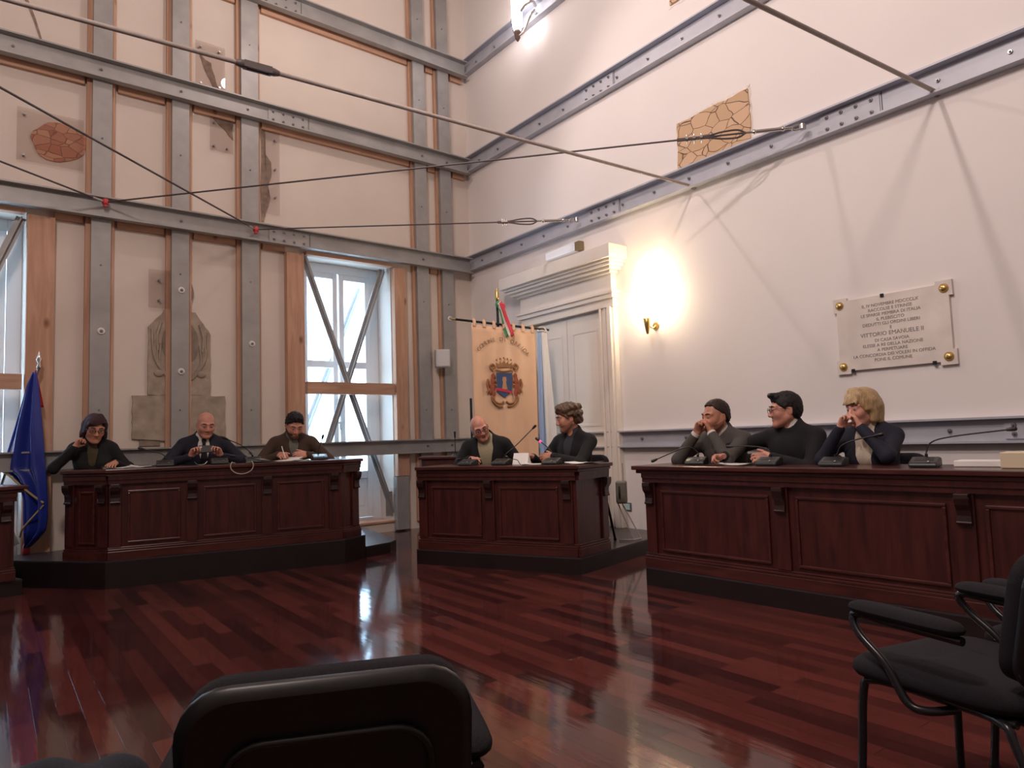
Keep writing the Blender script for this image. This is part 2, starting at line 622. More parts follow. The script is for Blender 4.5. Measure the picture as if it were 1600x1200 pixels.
SL = ['grey steel stud nearest the left window, beside the framed red brick patch', 'grey steel stud in front of the carved stone relief',
      'grey steel stud between the carved stone relief and the X-braced window', 'grey steel stud just right of the X-braced window, left of the pair',
      'grey steel stud closest to the room corner, with the pale loudspeaker']
BZ = [[2.41], [2.92, 2.02], [2.37], [], [2.9]]
for k in range(5):
    t = thing('steel_stud', SL[k], 'steel stud', at(ML, STUDS[k][0], 0, 0), 'upright steel studs on the window wall')
    w = STUDS[k][1] - STUDS[k][0]
    MB().box(0, w, -0.105, -0.093, 0.1, HC - 0.05).box(0, 0.012, -0.0925, -0.051, 0.1, HC - 0.05).box(w - 0.012, w, -0.0925, -0.051, 0.1, HC - 0.05).build('channel', m_steel, t)
    a, c = TIM[k][0] - STUDS[k][0], TIM[k][1] - STUDS[k][0]
    MB().box(a, c, -0.05, -0.001, 0.1, HC - 0.05).build('timber_backing', m_timber, t, 0.003)
    for z in BZ[k]:
        ws = MB().cyl((w * 0.55, -0.105, z), (w * 0.55, -0.117, z), 0.037, 0.033, 16).build('washer', m_washer, t)
        bolt(ws, w * 0.55, -0.117, z)
    for z in (1.6, 3.1, 4.45, 6.0, 7.2):
        bolt(t, w * 0.5, -0.105, z, 0.6)

# ------------------------------------------------------------------ windows with timber frames and steel X braces


def window(name, x0, x1):
    z0, z1 = 0.12, 3.57
    w = bpy.data.objects.new(name, None)
    COL.objects.link(w)
    w.matrix_world = at(ML, x0, 0, 0)
    w['kind'] = 'structure'
    L = x1 - x0
    ya, yb = 0.36, 0.42
    f = MB()
    f.box(0, 0.13, ya, yb, z0, z1).box(L - 0.13, L, ya, yb, z0, z1).box(0.13, L - 0.13, ya, yb, z1 - 0.12, z1).box(0.13, L - 0.13, ya, yb, z0, z0 + 0.06)
    f.build('window_frame', m_white, w, 0.006)
    m = L * 0.5 + 0.02
    for a, c in ((0.135, m - 0.012), (m + 0.012, L - 0.135)):
        s = MB()
        y0, y1 = 0.345, 0.40
        s.box(a, a + 0.07, y0, y1, z0 + 0.065, z1 - 0.125).box(c - 0.07, c, y0, y1, z0 + 0.065, z1 - 0.125)
        for za, zb in ((z0 + 0.065, z0 + 0.16), (0.70, 0.80), (2.18, 2.27), (z1 - 0.20, z1 - 0.125)):
            s.box(a + 0.07, c - 0.07, y0, y1, za, zb)
        s.box(a + 0.07, c - 0.07, 0.36, 0.39, z0 + 0.16, 0.70).box(a + 0.12, c - 0.12, 0.352, 0.362, z0 + 0.22, 0.64)
        s.build('casement', m_white, w, 0.005)
        MB().box(a + 0.07, c - 0.07, 0.37, 0.376, 0.80, 2.18).box(a + 0.07, c - 0.07, 0.37, 0.376, 2.27, z1 - 0.20).build('pane', m_pane, w)
    h = MB().cyl((m, 0.345, 1.45), (m, 0.325, 1.45), 0.02).box(m - 0.012, m + 0.012, 0.31, 0.325, 1.36, 1.47)
    h.build('handle', m_chrome, w)
    MB().box(0.0, L, -0.02, 0.34, z0, z0 + 0.03).build('threshold', m_timber_h, w, 0.004)
    return w


window('window_1', W[0][0], W[0][1])
window('window_2', W[1][0], W[1][1])


def bar(mb, a, b, wd, y, th):
    a, b = Vector((a[0], y, a[1])), Vector((b[0], y, b[1]))
    d = (b - a).normalized()
    s = d.cross(Vector((0, 1, 0))).normalized()
    n = Vector((0, 1, 0))
    v = [p + s * i * wd / 2 + n * j * th / 2 for p in (a, b) for i, j in ((-1, -1), (1, -1), (1, 1), (-1, 1))]
    return mb.add(v, [(3, 2, 1, 0), (4, 5, 6, 7), (0, 1, 5, 4), (1, 2, 6, 5), (2, 3, 7, 6), (3, 0, 4, 7)])


def brace(x, a, b, y, label, plate_at=None, flange=True):
    t = thing('steel_brace', label, 'steel brace', at(ML, x, 0, 0), 'diagonal window braces')
    m = MB()
    bar(m, a, b, 0.085, y, 0.012)
    m.build('flat_bar', m_steel, t)
    n = MB()
    bar(n, a, b, 0.012, y - 0.03, 0.045)
    n.build('stiffening_rib', m_steel, t)
    for p, wd in (plate_at or ()):
        MB().box(p[0] - wd, p[0] + wd, y - 0.012, y - 0.0065, p[1] - 0.16, p[1] + 0.16).build('gusset_plate', m_steel, t)
    return t


brace(-2.60, (0.03, 3.55), (1.26, 0.20), 0.05, 'long steel diagonal of the X across the right window, from upper left to lower right', [((1.18, 0.36), 0.05)])
brace(-2.60, (1.18, 3.52), (0.10, 0.45), 0.105, 'steel diagonal of the X across the right window, from upper right to lower left')
brace(-6.69, (1.20, 3.52), (0.06, 0.40), 0.05, 'steel diagonal across the left window at the photo edge, leaning from its upper right')
brace(-6.69, (0.03, 3.55), (1.20, 0.30), 0.105, 'steel diagonal across the left window, reaching down behind the blue flag')


def post(x0, x1, z0, z1, label):
    t = thing('timber_post', label, 'timber post', at(ML, x0, 0, z0))
    MB().box(0, x1 - x0, -0.095, -0.001, 0, z1 - z0).build('plank', m_timber, t, 0.004)
    return t


post(-2.84, -2.62, 0.10, 3.53, 'spruce timber post up the left side of the X-braced window')
pr = post(-1.35, -1.17, 0.72, 3.53, 'spruce timber post up the right side of the X-braced window')
MB().box(-0.02, 0.16, -0.09, -0.001, -0.70, -0.005).build('steel_shoe', m_steel, pr)
post(-5.45, -5.22, 0.10, 3.53, 'knotty spruce timber post right of the left window, above the blue flag')
for x0, x1, lab in ((-2.60, -1.36, 'spruce timber crossbar across the middle of the X-braced window'), (-6.69, -5.46, 'spruce timber crossbar across the left window at the photo edge')):
    t = thing('timber_crossbar', lab, 'timber beam', at(ML, x0, 0, 1.80))
    MB().box(0.012, x1 - x0 - 0.012, -0.09, 0.015, 0, 0.15).build('plank', m_timber_h, t, 0.004)
for x0, x1, lab in ((-2.60, -1.36, 'spruce timber head beam over the X-braced window'), (-6.69, -5.46, 'spruce timber head beam over the left window')):
    t = thing('timber_lintel', lab, 'timber beam', at(ML, x0, 0, 3.535))
    MB().box(0.012, x1 - x0 - 0.012, -0.09, -0.001, 0, 0.045).build('plank', m_timber_h, t, 0.003)

brace(-2.60, (0.10, 0.75), (1.20, 3.40), 0.80, 'pale steel diagonal outside the panes of the X-braced window')

# facade outside, across the street
fa = thing('opposite_house', 'pale house front seen through the X-braced window', 'building', at(ML, -8, 9, -4))
fm = plain('pale_facade', (0.85, 0.82, 0.80), 0.9, var=0.03, scale=1)  # even pale wall colour
MB().box(0, 6.6, 0, 4, 0, 6.4).build('wall', fm, fa)
MB().box(-0.3, 6.9, -0.3, 4.3, 6.4, 6.6).build('roof_edge', plain('facade_trim', (0.45, 0.38, 0.34), 0.9), fa)


# ------------------------------------------------------------------ wall things, window wall
def ragged(pts, n=5, amp=0.012):
    out = []
    for i, p in enumerate(pts):
        q = pts[(i + 1) % len(pts)]
        for k in range(n):
            t = k / n
            out.append((p[0] + (q[0] - p[0]) * t + random.uniform(-amp, amp), p[1] + (q[1] - p[1]) * t + random.uniform(-amp, amp)))
    return out


def slab(poly, th, name, mat, parent, y=-0.001):
    """polygon in the wall plane with thickness towards the room"""
    mb = MB()
    n = len(poly)
    cx, cz = sum(p[0] for p in poly) / n, sum(p[1] for p in poly) / n
    v = [(p[0], y, p[1]) for p in poly] + [(p[0], y - th, p[1]) for p in poly] + [(cx, y - th, cz), (cx, y, cz)]
    f = [(i, (i + 1) % n, n + (i + 1) % n, n + i) for i in range(n)]
    f += [(n + i, n + (i + 1) % n, 2 * n) for i in range(n)] + [((i + 1) % n, i, 2 * n + 1) for i in range(n)]
    mb.add(v, f)
    return mb.build(name, mat, parent)


def acrylic(t, x0, x1, z0, z1, y=-0.035, holes=None):
    MB().box(x0, x1, y - 0.006, y, z0, z1).build('acrylic_panel', m_plexi, t)
    for x, z in holes or ((x0 + 0.06, z0 + 0.06), (x0 + 0.06, z1 - 0.06), (x1 - 0.06, z0 + 0.06), (x1 - 0.06, z1 - 0.06)):
        MB().cyl((x, -0.001, z), (x, y - 0.012, z), 0.012, 0.012, 10).build('standoff', m_bolt, t)


t = thing('brick_window', 'oval patch of bare red brick behind a clear acrylic panel on the left wall', 'wall patch', at(ML, -5.2, 0, 4.35))
ov = [(0.245 * math.cos(a) * (1 + 0.06 * math.sin(5 * a)) + 0.02, 0.205 * math.sin(a) * (1 + 0.05 * math.cos(3 * a)) - 0.12 * math.cos(a) * -0.25) for a in np.linspace(0, 2 * PI, 40, endpoint=False)]
slab(ragged(ov, 1, 0.006), 0.012, 'brickwork', m_red_brick, t)
acrylic(t, -0.35, 0.22, -0.27, 0.27, holes=((-0.29, 0.21), (-0.29, -0.21)))
t = thing('masonry_strip', 'slanting sliver of bare masonry under acrylic above the middle steel channel', 'wall patch', at(ML, -3.72, 0, 5.55))
slab(ragged([(-0.12, 0.28), (-0.06, 0.16), (0.02, 0.12), (0.06, -0.02), (0.13, -0.20), (0.09, -0.22), (0.02, -0.12), (-0.03, 0.0), (-0.08, 0.14)], 3, 0.008), 0.008, 'masonry', m_crack, t)
acrylic(t, -0.16, 0.17, -0.22, 0.34)
t = thing('masonry_strip', 'small triangle of bare masonry under acrylic just below the middle steel channel', 'wall patch', at(ML, -3.58, 0, 4.86))
slab(ragged([(-0.10, 0.16), (0.13, 0.16), (0.13, -0.05), (0.06, 0.02)], 4, 0.008), 0.008, 'masonry', m_crack, t)
acrylic(t, -0.14, 0.12, -0.24, 0.16, holes=((-0.09, 0.1), (-0.09, -0.18), (0.06, -0.18)))
t = thing('masonry_strip', 'tall ragged strip of bare masonry beside the third steel stud, under acrylic', 'wall patch', at(ML, -3.06, 0, 4.5))
slab(ragged([(-0.055, 0.56), (-0.01, 0.5), (-0.02, 0.28), (0.06, 0.14), (0.07, -0.05), (0.02, -0.18), (0.05, -0.32), (-0.02, -0.62), (-0.055, -0.62)], 3, 0.008), 0.01, 'masonry', m_crack, t)
acrylic(t, -0.05, 0.16, -0.52, 0.52, holes=((0.11, 0.42), (0.11, 0.05), (0.11, -0.3)))
t = thing('masonry_crack', 'thin dark crack in the plaster at the top left above the middle channel', 'wall crack', at(ML, -5.45, 0, 5.7))
slab(ragged([(-0.13, 0.32), (-0.07, 0.1), (0.02, -0.12), (0.10, -0.36), (0.11, -0.35), (0.04, -0.10), (-0.04, 0.12), (-0.11, 0.32)], 3, 0.004), 0.006, 'masonry', m_crack, t)

t = thing('stone_relief', 'weathered grey stone bust relief behind the second steel stud', 'wall relief', at(ML, -4.03, 0, 1.2))
slab(ragged([(-0.47, 0.10), (0.48, 0.0), (0.48, 0.56), (-0.47, 0.56)], 8, 0.006), 0.030, 'plinth', m_relief, t)
MB().box(-0.4, -0.2, -0.018, -0.001, 0.02, 0.095).build('bracket', m_relief_d, t)
slab(ragged([(-0.32, 0.565), (0.32, 0.565), (0.32, 1.26), (0.16, 1.50), (-0.16, 1.50), (-0.32, 1.30)], 6, 0.006), 0.030, 'shoulders', m_relief, t)
slab([(0.19 * math.cos(a), 1.14 + 0.26 * max(-0.75, math.sin(a))) for a in np.linspace(0, 2 * PI, 30, endpoint=False)], 0.008, 'niche', m_relief_d, t, -0.0312)
slab([(0.135 * math.cos(a) * (1 - 0.25 * (math.sin(a) < 0) * -math.sin(a)), 1.70 + 0.20 * math.sin(a)) for a in np.linspace(0, 2 * PI, 30, endpoint=False)], 0.045, 'head', m_relief_d, t)
dr = MB()
for sx in (-1, 1):
    for k in range(4):
        dr.tube(curve_pts([(sx * (0.29 - 0.03 * k), -0.034, 1.28 - 0.05 * k), (sx * (0.27 - 0.02 * k), -0.036, 1.0 - 0.03 * k), (sx * (0.2 - 0.03 * k), -0.034, 0.84 - 0.03 * k), (sx * (0.12 - 0.03 * k), -0.034, 0.74 - 0.02 * k)], 4), 0.012, 6)
    dr.ball((sx * 0.22, -0.034, 0.80), (0.05, 0.02, 0.04))
    dr.tube(curve_pts([(sx * 0.2, -0.034, 1.36), (sx * 0.24, -0.038, 1.2), (sx * 0.23, -0.036, 1.05)], 4), 0.016, 6)
dr.build('drapery', m_relief, t)
acrylic(t, -0.33, -0.06, 1.51, 1.93, -0.05, holes=((-0.22, 1.60), (-0.22, 1.82)))

t = thing('wall_loudspeaker', 'pale grey wall loudspeaker on the last steel stud near the corner', 'loudspeaker', at(ML, -0.64, -0.115, 2.18, R(-24)))
MB().box(-0.1, 0.1, -0.17, -0.03, 0, 0.25).build('cabinet', m_speaker, t, 0.015, 3)
MB().box(-0.085, 0.085, -0.176, -0.1705, 0.015, 0.235).build('grille', plain('speaker_grille', (0.62, 0.61, 0.62), 0.7), t, 0.004)
MB().box(-0.02, 0.02, -0.03, 0.0, 0.08, 0.17).build('bracket', m_bolt, t)

# ------------------------------------------------------------------ white wall: door, plaque, sconce, stone patches
dr_ = bpy.data.objects.new('door_1', None)
COL.objects.link(dr_)
dr_.matrix_world = at(MR, 1.30, 0, 0)
dr_['kind'] = 'structure'
DZ = 0.142
lf = MB().box(0.22, 0.846, -0.03, -0.001, DZ, 2.60).box(0.852, 1.48, -0.03, -0.001, DZ, 2.60)
lf.build('door_leaf', m_door, dr_, 0.004)
pn = MB()
for x0, x1 in ((0.31, 0.76), (0.94, 1.39)):
    for z0, z1 in ((0.32, 0.98), (1.28, 2.42)):
        for a in ((x0, x1, z0, z0 + 0.03), (x0, x1, z1 - 0.03, z1), (x0, x0 + 0.03, z0 + 0.03, z1 - 0.03), (x1 - 0.03, x1, z0 + 0.03, z1 - 0.03)):
            pn.box(a[0], a[1], -0.035, -0.0301, a[2], a[3])
pn.build('panel_moulding', m_door, dr_, 0.004)
sr = MB()
for x0, s in ((0.0, 1), (1.70, -1)):
    for k, (a, c, d) in enumerate(((0.0, 0.22, 0.07), (0.025, 0.085, 0.10), (0.12, 0.15, 0.085), (0.19, 0.22, 0.09))):
        xa, xb = sorted((x0 + s * a, x0 + s * c))
        sr.box(xa, xb, -d, -0.001 if k == 0 else -0.0701, DZ, 2.62)
sr.build('pilaster', m_door_w, dr_, 0.005)
en = MB()
for x0, x1, d, z0, z1 in ((-0.02, 1.72, 0.09, 2.62, 2.67), (-0.005, 1.705, 0.075, 2.67, 2.72), (-0.03, 1.73, 0.11, 2.72, 2.77), (-0.05, 1.75, 0.13, 2.77, 2.80),
                          (0.0, 1.70, 0.085, 2.80, 3.00),
                          (-0.03, 1.73, 0.13, 3.0, 3.03), (-0.08, 1.78, 0.18, 3.03, 3.065), (-0.12, 1.82, 0.22, 3.065, 3.10), (-0.15, 1.85, 0.25, 3.10, 3.13), (-0.19, 1.89, 0.29, 3.13, 3.28)):
    en.box(x0, x1, -d, -0.001, z0, z1)
en.build('cornice', m_door_w, dr_, 0.006)

t = thing('emergency_light', 'slim emergency light tube mounted just above the door cornice', 'light', at(MR, 1.84, 0, 3.40))
MB().box(0, 0.56, -0.075, -0.001, 0, 0.10).build('diffuser', plain('milky_diffuser', (0.80, 0.83, 0.90), 0.12, coat=0.6, emit=((0.85, 0.92, 1.0), 0.12)), t, 0.012, 3)
MB().box(0.563, 0.65, -0.08, -0.001, -0.005, 0.105).build('end_cap', plain('bronze_end_cap', (0.30, 0.23, 0.13), 0.4, 0.6), t, 0.006)

t = thing('marble_plaque', 'veined marble memorial plaque with grey inscription and brass bosses on the white wall', 'plaque', at(MR, 5.99, 0, 1.925))
px, pz, q, d = 0.455, 0.315, 0.115, 0.025
MB().prism([(-px, -pz), (-px + q, -pz), (-px + q, -pz + d), (px - q, -pz + d), (px - q, -pz), (px, -pz), (px, -pz + q), (px - d, -pz + q), (px - d, pz - q), (px, pz - q),
            (px, pz), (px - q, pz), (px - q, pz - d), (-px + q, pz - d), (-px + q, pz), (-px, pz), (-px, pz - q), (-px + d, pz - q), (-px + d, -pz + q), (-px, -pz + q)][::-1],
           -0.028, -0.002).build('slab', m_marble, t)
for x in (-0.4, 0.4):
    for z in (-0.255, 0.255):
        MB().ball((x, -0.032, z), (0.028, 0.018, 0.028)).cyl((x, -0.028, z), (x, -0.033, z), 0.034, 0.034, 16).build('boss', m_brass, t)
for x, z in ((-0.05, 0.285), (-0.32, -0.29), (0.30, -0.29)):
    MB().box(x - 0.014, x + 0.014, -0.034, -0.0285, z - 0.016, z + 0.012).build('iron_clip', m_black, t)
PL = ['IL IV NOVEMBRE MDCCCLX', 'RACCOLSE E STRINSE', 'LE SPARSE MEMBRA DI ITALIA', 'IL PLEBISCITO', 'DEDUTTI GLI ORDINI LIBERI', 'E', 'VITTORIO EMANUELE II',
      'DI CASA SAVOIA', 'ELESSE A RE DELLA NAZIONE', 'A PERPETUARE', 'LA CONCORDIA DEI VOLERI IN OFFIDA', 'PONE IL COMUNE']
lines = []
z = 0.205
for i, s in enumerate(PL):
    sz = 0.046 if i == 6 else 0.035
    lines.append((s, 0.0, z, sz, 0))
    z -= 0.046 if i in (5, 6) else 0.0385
ins = text_obj('inscription', lines, m_ink, t, 0.0008)
ins.location = (0, -0.029, 0)

t = thing('wall_sconce', 'glowing wall sconce with frosted shade on a brass holder', 'lamp', at(MR, 3.56, 0, 2.26))
sh = plain('glowing_frosted_glass', (1, 0.95, 0.85), 0.4, emit=((1.0, 0.80, 0.54), 30.0))
pr_ = [(0.035, 0.14), (0.06, 0.16), (0.088, 0.22), (0.105, 0.32), (0.11, 0.44), (0.10, 0.53), (0.094, 0.53), (0.103, 0.44), (0.098, 0.32), (0.081, 0.225), (0.054, 0.168), (0.03, 0.146)]
MB().lathe(pr_, 24, Matrix.Translation((0, -0.14, 0))).build('shade', sh, t)
MB().lathe([(0.0, -0.04), (0.012, -0.035), (0.02, 0.0), (0.033, 0.07), (0.04, 0.13), (0.03, 0.139), (0.0, 0.139)], 18, Matrix.Translation((0, -0.14, 0))).build('holder', m_brass, t)
MB().tube(curve_pts([(0, -0.002, 0.06), (0, -0.06, 0.03), (0, -0.12, 0.06)], 5), 0.009).cyl((0, -0.001, 0.06), (0, -0.012, 0.06), 0.045, 0.04, 18).build('arm', m_brass, t)

t = thing('stone_patch', 'square of bare tan stonework left open in the white wall between two steel channels', 'wall patch', at(MR, 4.41, 0, 3.866))
slab(ragged([(-0.46, 0.0), (0.45, 0.0), (0.45, 0.50), (0.445, 0.56), (-0.44, 0.53)], 12, 0.010), 0.003, 'plaster_edge', m_rim, t)
slab(ragged([(-0.435, 0.0), (0.435, 0.0), (0.435, 0.52), (-0.425, 0.505)], 10, 0.008), 0.014, 'stonework', m_tan_stone, t, -0.0045)
t = thing('stone_patch', 'upper square of bare tan stonework cut off by the top edge of the photo', 'wall patch', at(MR, 4.41, 0, 5.64))
slab(ragged([(-0.46, 0.0), (0.45, 0.0), (0.45, 0.6), (-0.44, 0.6)], 12, 0.010), 0.003, 'plaster_edge', m_rim, t)
slab(ragged([(-0.43, 0.03), (0.43, 0.03), (0.43, 0.57), (-0.42, 0.57)], 10, 0.008), 0.014, 'stonework', m_tan_stone, t, -0.0045)

t = thing('power_socket', 'small pale green power socket low on the white wall beside the door', 'socket', at(MR, 3.02, 0, 0.33))
MB().box(-0.06, 0.06, -0.012, -0.001, 0, 0.09).build('frame', plain('socket_frame', (0.12, 0.13, 0.14), 0.4), t, 0.003)
MB().box(-0.035, 0.045, -0.017, -0.0125, 0.012, 0.078).build('cover', plain('socket_cover', (0.40, 0.62, 0.62), 0.3), t, 0.003)

# bright floodlight on the topmost channel
t = thing('floodlight', 'bright clustered floodlight on a bracket under the top edge of the photo', 'lamp', at(MR, 1.72, -0.30, 6.30))
MB().tube(curve_pts([(0, 0, 0.14), (0.0, 0, 0.4), (-0.005, 0, 0.8)], 4), [0.045, 0.062, 0.066, 0.07, 0.07, 0.07, 0.07, 0.07, 0.07], 14).build(
    'tube', plain('burning_tube', (1, 1, 1), 0.3, emit=((1.0, 0.93, 0.95), 14.0)), t)
MB().lathe([(0.0, -0.02), (0.018, 0.0), (0.035, 0.03), (0.045, 0.10), (0.04, 0.138), (0.0, 0.138)], 14).build('socket', plain('brown_lamp_socket', (0.16, 0.09, 0.08), 0.5), t)
MB().tube(curve_pts([(0.02, 0.0, 0.05), (0.10, 0.04, 0.10), (0.14, 0.10, 0.28), (0.12, 0.20, 0.42), (0.05, 0.27, 0.44)], 5), 0.016).tube(
    curve_pts([(0.07, 0.0, 0.35), (0.12, 0.06, 0.45), (0.16, 0.14, 0.50), (0.12, 0.22, 0.48)], 5), 0.02).build('bracket', m_chrome, t)
for dx in (0.10, 0.17):
    MB().lathe([(0.0, 0.0), (0.02, 0.01), (0.03, 0.05), (0.022, 0.10), (0.0, 0.11)], 12, Matrix.Translation((dx, 0.05, 0.30 + dx))).build('bulb', plain('hot_bulb', (1, 0.95, 0.85), 0.2, emit=((1, 0.86, 0.7), 5.0)), t)
point_light('floodlight_glow', MR @ Vector((1.72, -0.42, 6.8)), 6, (1.0, 0.86, 0.78), 0.08)

# ------------------------------------------------------------------ rods and cables


def rod(name, label, cat, a, b, r, mat, group):
    a, b = Vector(a), Vector(b)
    t = thing(name, label, cat, Matrix.Translation(a), group)
    MB().cyl((0, 0, 0), b - a, r, r, 10).build('bar' if name == 'tie_rod' else 'wire', mat, t)
    return t, (b - a)


nR = nRa = Vector((-0.8121, -0.5835, 0))
nRb = Vector((-0.8313, -0.5559, 0))
A0, B0 = Vector((1.916, 6.975, 3.655)), Vector((3.282, 5.138, 3.667))
t, d = rod('tie_rod', 'thick steel tie rod with a dark turnbuckle crossing the upper left of the photo', 'tie rod', A0, A0 + nRa * 9.0, 0.015, m_rod, 'tie rods across the hall')
tb = 4.33
MB().cyl(nR * (tb - 0.14), nR * (tb - 0.11), 0.018, 0.027, 12).cyl(nR * (tb - 0.11), nR * (tb - 0.07), 0.027, 0.027, 12).cyl(nR * (tb + 0.07), nR * (tb + 0.11), 0.027, 0.027, 12).cyl(nR * (tb + 0.11), nR * (tb + 0.14), 0.027, 0.018, 12).box(
    -0.09, 0.09, -0.027, -0.014, -0.022, 0.022, Matrix.Translation(nR * tb) @ Matrix.Rotation(math.atan2(nR.y, nR.x), 4, 'Z')).box(
    -0.09, 0.09, 0.014, 0.027, -0.022, 0.022, Matrix.Translation(nR * tb) @ Matrix.Rotation(math.atan2(nR.y, nR.x), 4, 'Z')).build('turnbuckle', plain('turnbuckle_grey', (0.13, 0.11, 0.105), 0.5), t)
MB().cyl((0, 0, 0), nR * 0.03, 0.035, 0.03, 12).build('anchor', m_bolt, t)
t, d = rod('tie_rod', 'steel tie rod anchored in the white wall at the upper right of the photo', 'tie rod', B0, B0 + nRb * 9.0, 0.016, m_rod, 'tie rods across the hall')
MB().cyl((0, 0, 0), nR * 0.03, 0.035, 0.03, 12).build('anchor', m_bolt, t)


def stay(a, b, frac, label):
    a, b = Vector(a), Vector(b)
    t = thing('stay_cable', label, 'cable', Matrix.Translation(a), 'thin stay cables between the walls')
    d = b - a
    L = d.length
    u = d.normalized()
    MB().cyl(u * 0.42, d, 0.0085, 0.0085, 8).build('wire', m_cable, t)
    # hook, turnbuckle, thimble loop and clamps near the white wall
    MB().tube(curve_pts([(0, 0, 0), tuple(u * 0.04 + Vector((0, 0, 0.02))), tuple(u * 0.09), tuple(u * 0.06 + Vector((0, 0, -0.025))), (0, 0, -0.01)], 5), 0.009, 8).cyl(Vector((0, 0, -0.02)), Vector((0, 0, 0.02)), 0.03).build('hook', m_chrome, t)
    MB().cyl(u * 0.09, u * 0.16, 0.011).cyl(u * 0.16, u * 0.40, 0.017).cyl(u * 0.40, u * 0.47, 0.011).ball(tuple(u * 0.16), 0.022).ball(tuple(u * 0.40), 0.022).build('turnbuckle', m_chrome, t)
    s0, s1 = 0.47, L * frac
    lp = MB()
    for k in (-1, 1):
        w = Vector((0, 0, 1)) * 0.034 * k
        lp.tube(curve_pts([tuple(u * s0), tuple(u * (s0 + 0.07) + w), tuple(u * (s0 + 0.2) + w * 0.9), tuple(u * (s0 + 0.34) + w * 0.25), tuple(u * s1 + w * 0.22)], 5), 0.0085, 8)
    lp.build('thimble_loop', m_cable, t)
    for k in range(3):
        p = u * (s0 + 0.36 + (s1 - s0 - 0.40) * (k + 0.3) / 3)
        MB().cyl(p - u * 0.012 , p + u * 0.012, 0.024, 0.024, 10).cyl(p + Vector((0, 0, -0.05)), p + Vector((0, 0, 0.04)), 0.006).build('clamp', m_chrome, t)
    MB().ball(tuple(d), (0.035, 0.035, 0.04)).cyl(d + Vector((0, 0, -0.05)), d + Vector((0.0, 0, 0.03)), 0.02, 0.028).build('red_anchor', m_red, t)
    return t


cR = lambda x, z, off: MR @ Vector((x, -off, z))
E1, E2 = Vector((-4.13, 7.09, 3.74)), Vector((-2.94, 8.08, 3.71))
stay(cR(5.42, 3.77, 0.115), E1, 0.155, 'thin cable from a hook below the stone patch to the far left red anchor')
stay(cR(2.50, 3.745, 0.115), E2, 0.25, 'thin dark cable from above the door cornice to the red anchor by the window')
for e, dr2, lab in ((E1, Vector((-0.251, -0.968, 0)), 'thin cable running from the left red anchor out of the left photo edge'),
                    (E2, Vector((-0.154, -0.988, 0)), 'dark cable running from the red anchor near the window to the upper left edge')):
    t = thing('stay_cable', lab, 'cable', Matrix.Translation(e), 'thin stay cables between the walls')
    MB().cyl(dr2 * 0.05, dr2 * 7.0, 0.0095, 0.0095, 8).build('wire', m_cable, t)
    MB().cyl(dr2 * 0.045, dr2 * 0.16, 0.014, 0.012, 8).build('end_sleeve', m_chrome, t)

# ------------------------------------------------------------------ daises
def poly_block(name, label, pts, h, parts=True):
    t = thing(name, label, 'platform', place(pts[0][0], pts[0][1], 0))
    o = pts[0]
    q = [(p[0] - o[0], p[1] - o[1]) for p in pts]
    MB().prism(q, 0.0, h - 0.012, (0, 0, 0), (1, 0, 0), (0, 1, 0), (0, 0, 1)).build('riser', m_dais, t)
    MB().prism(q, h - 0.0115, h, (0, 0, 0), (1, 0, 0), (0, 1, 0), (0, 0, 1)).build('deck', m_dais_top, t)
    return t


def wl_pt(u, off):
    p = ML @ Vector((u, -off, 0))
    return (p.x, p.y)


def wr_pt(u, off):
    p = MR @ Vector((u, -off, 0))
    return (p.x, p.y)


ZL, ZC, ZR = 0.235, 0.142, 0.14
LA, LB = Vector((-3.54, 6.13)), Vector((-1.70, 7.05))
poly_block('dais', 'tall dark wooden dais under the left council desk', [(-5.6, 6.62), (-4.5, 6.36), tuple(LA), tuple(LB), (-1.56, 7.34), wl_pt(-2.02, 0.125), wl_pt(-6.2, 0.125)][::1], ZL)
poly_block('dais_step', 'low dark step at the right end of the left dais', [(-1.555, 7.342), (-1.35, 7.60), (-1.32, 7.79), wl_pt(-1.88, 0.125), wl_pt(-2.015, 0.125)], 0.115)
CA, CB = Vector((-0.97, 6.88)), Vector((0.53, 6.06))
poly_block('dais', 'low dark dais under the centre council desk reaching back to the door', [tuple(CA), tuple(CB), (1.93, 7.82) if False else (1.28, 7.01), wr_pt(3.55, 0.002), wr_pt(0.9, 0.002), (-0.42, 7.93)], ZC)
RA, RD = Vector((1.0, 5.6)), Vector((0.64, -0.768))
rn = Vector((0.768, 0.64))
RE = RA + RD * 3.75
poly_block('dais', 'low dark dais under the long right council desk', [tuple(RA), tuple(RE), tuple(RE + rn * 1.45), (2.62, 6.0) if False else tuple(RA + RD * 0.35 + rn * 1.40), tuple(RA + rn * 0.9)], ZR)
poly_block('dais', 'low dais under the desk at the left photo edge', [(-5.36, 4.30), (-4.18, 6.03), (-4.55, 6.30), (-6.2, 6.7), (-6.6, 5.0)], 0.13)


# ------------------------------------------------------------------ council desks
def corbel_poly():
    return [(0, 0), (-0.012, 0.0), (-0.022, 0.02), (-0.018, 0.05), (-0.022, 0.08), (-0.045, 0.11), (-0.052, 0.145), (-0.05, 0.17), (0, 0.17)]


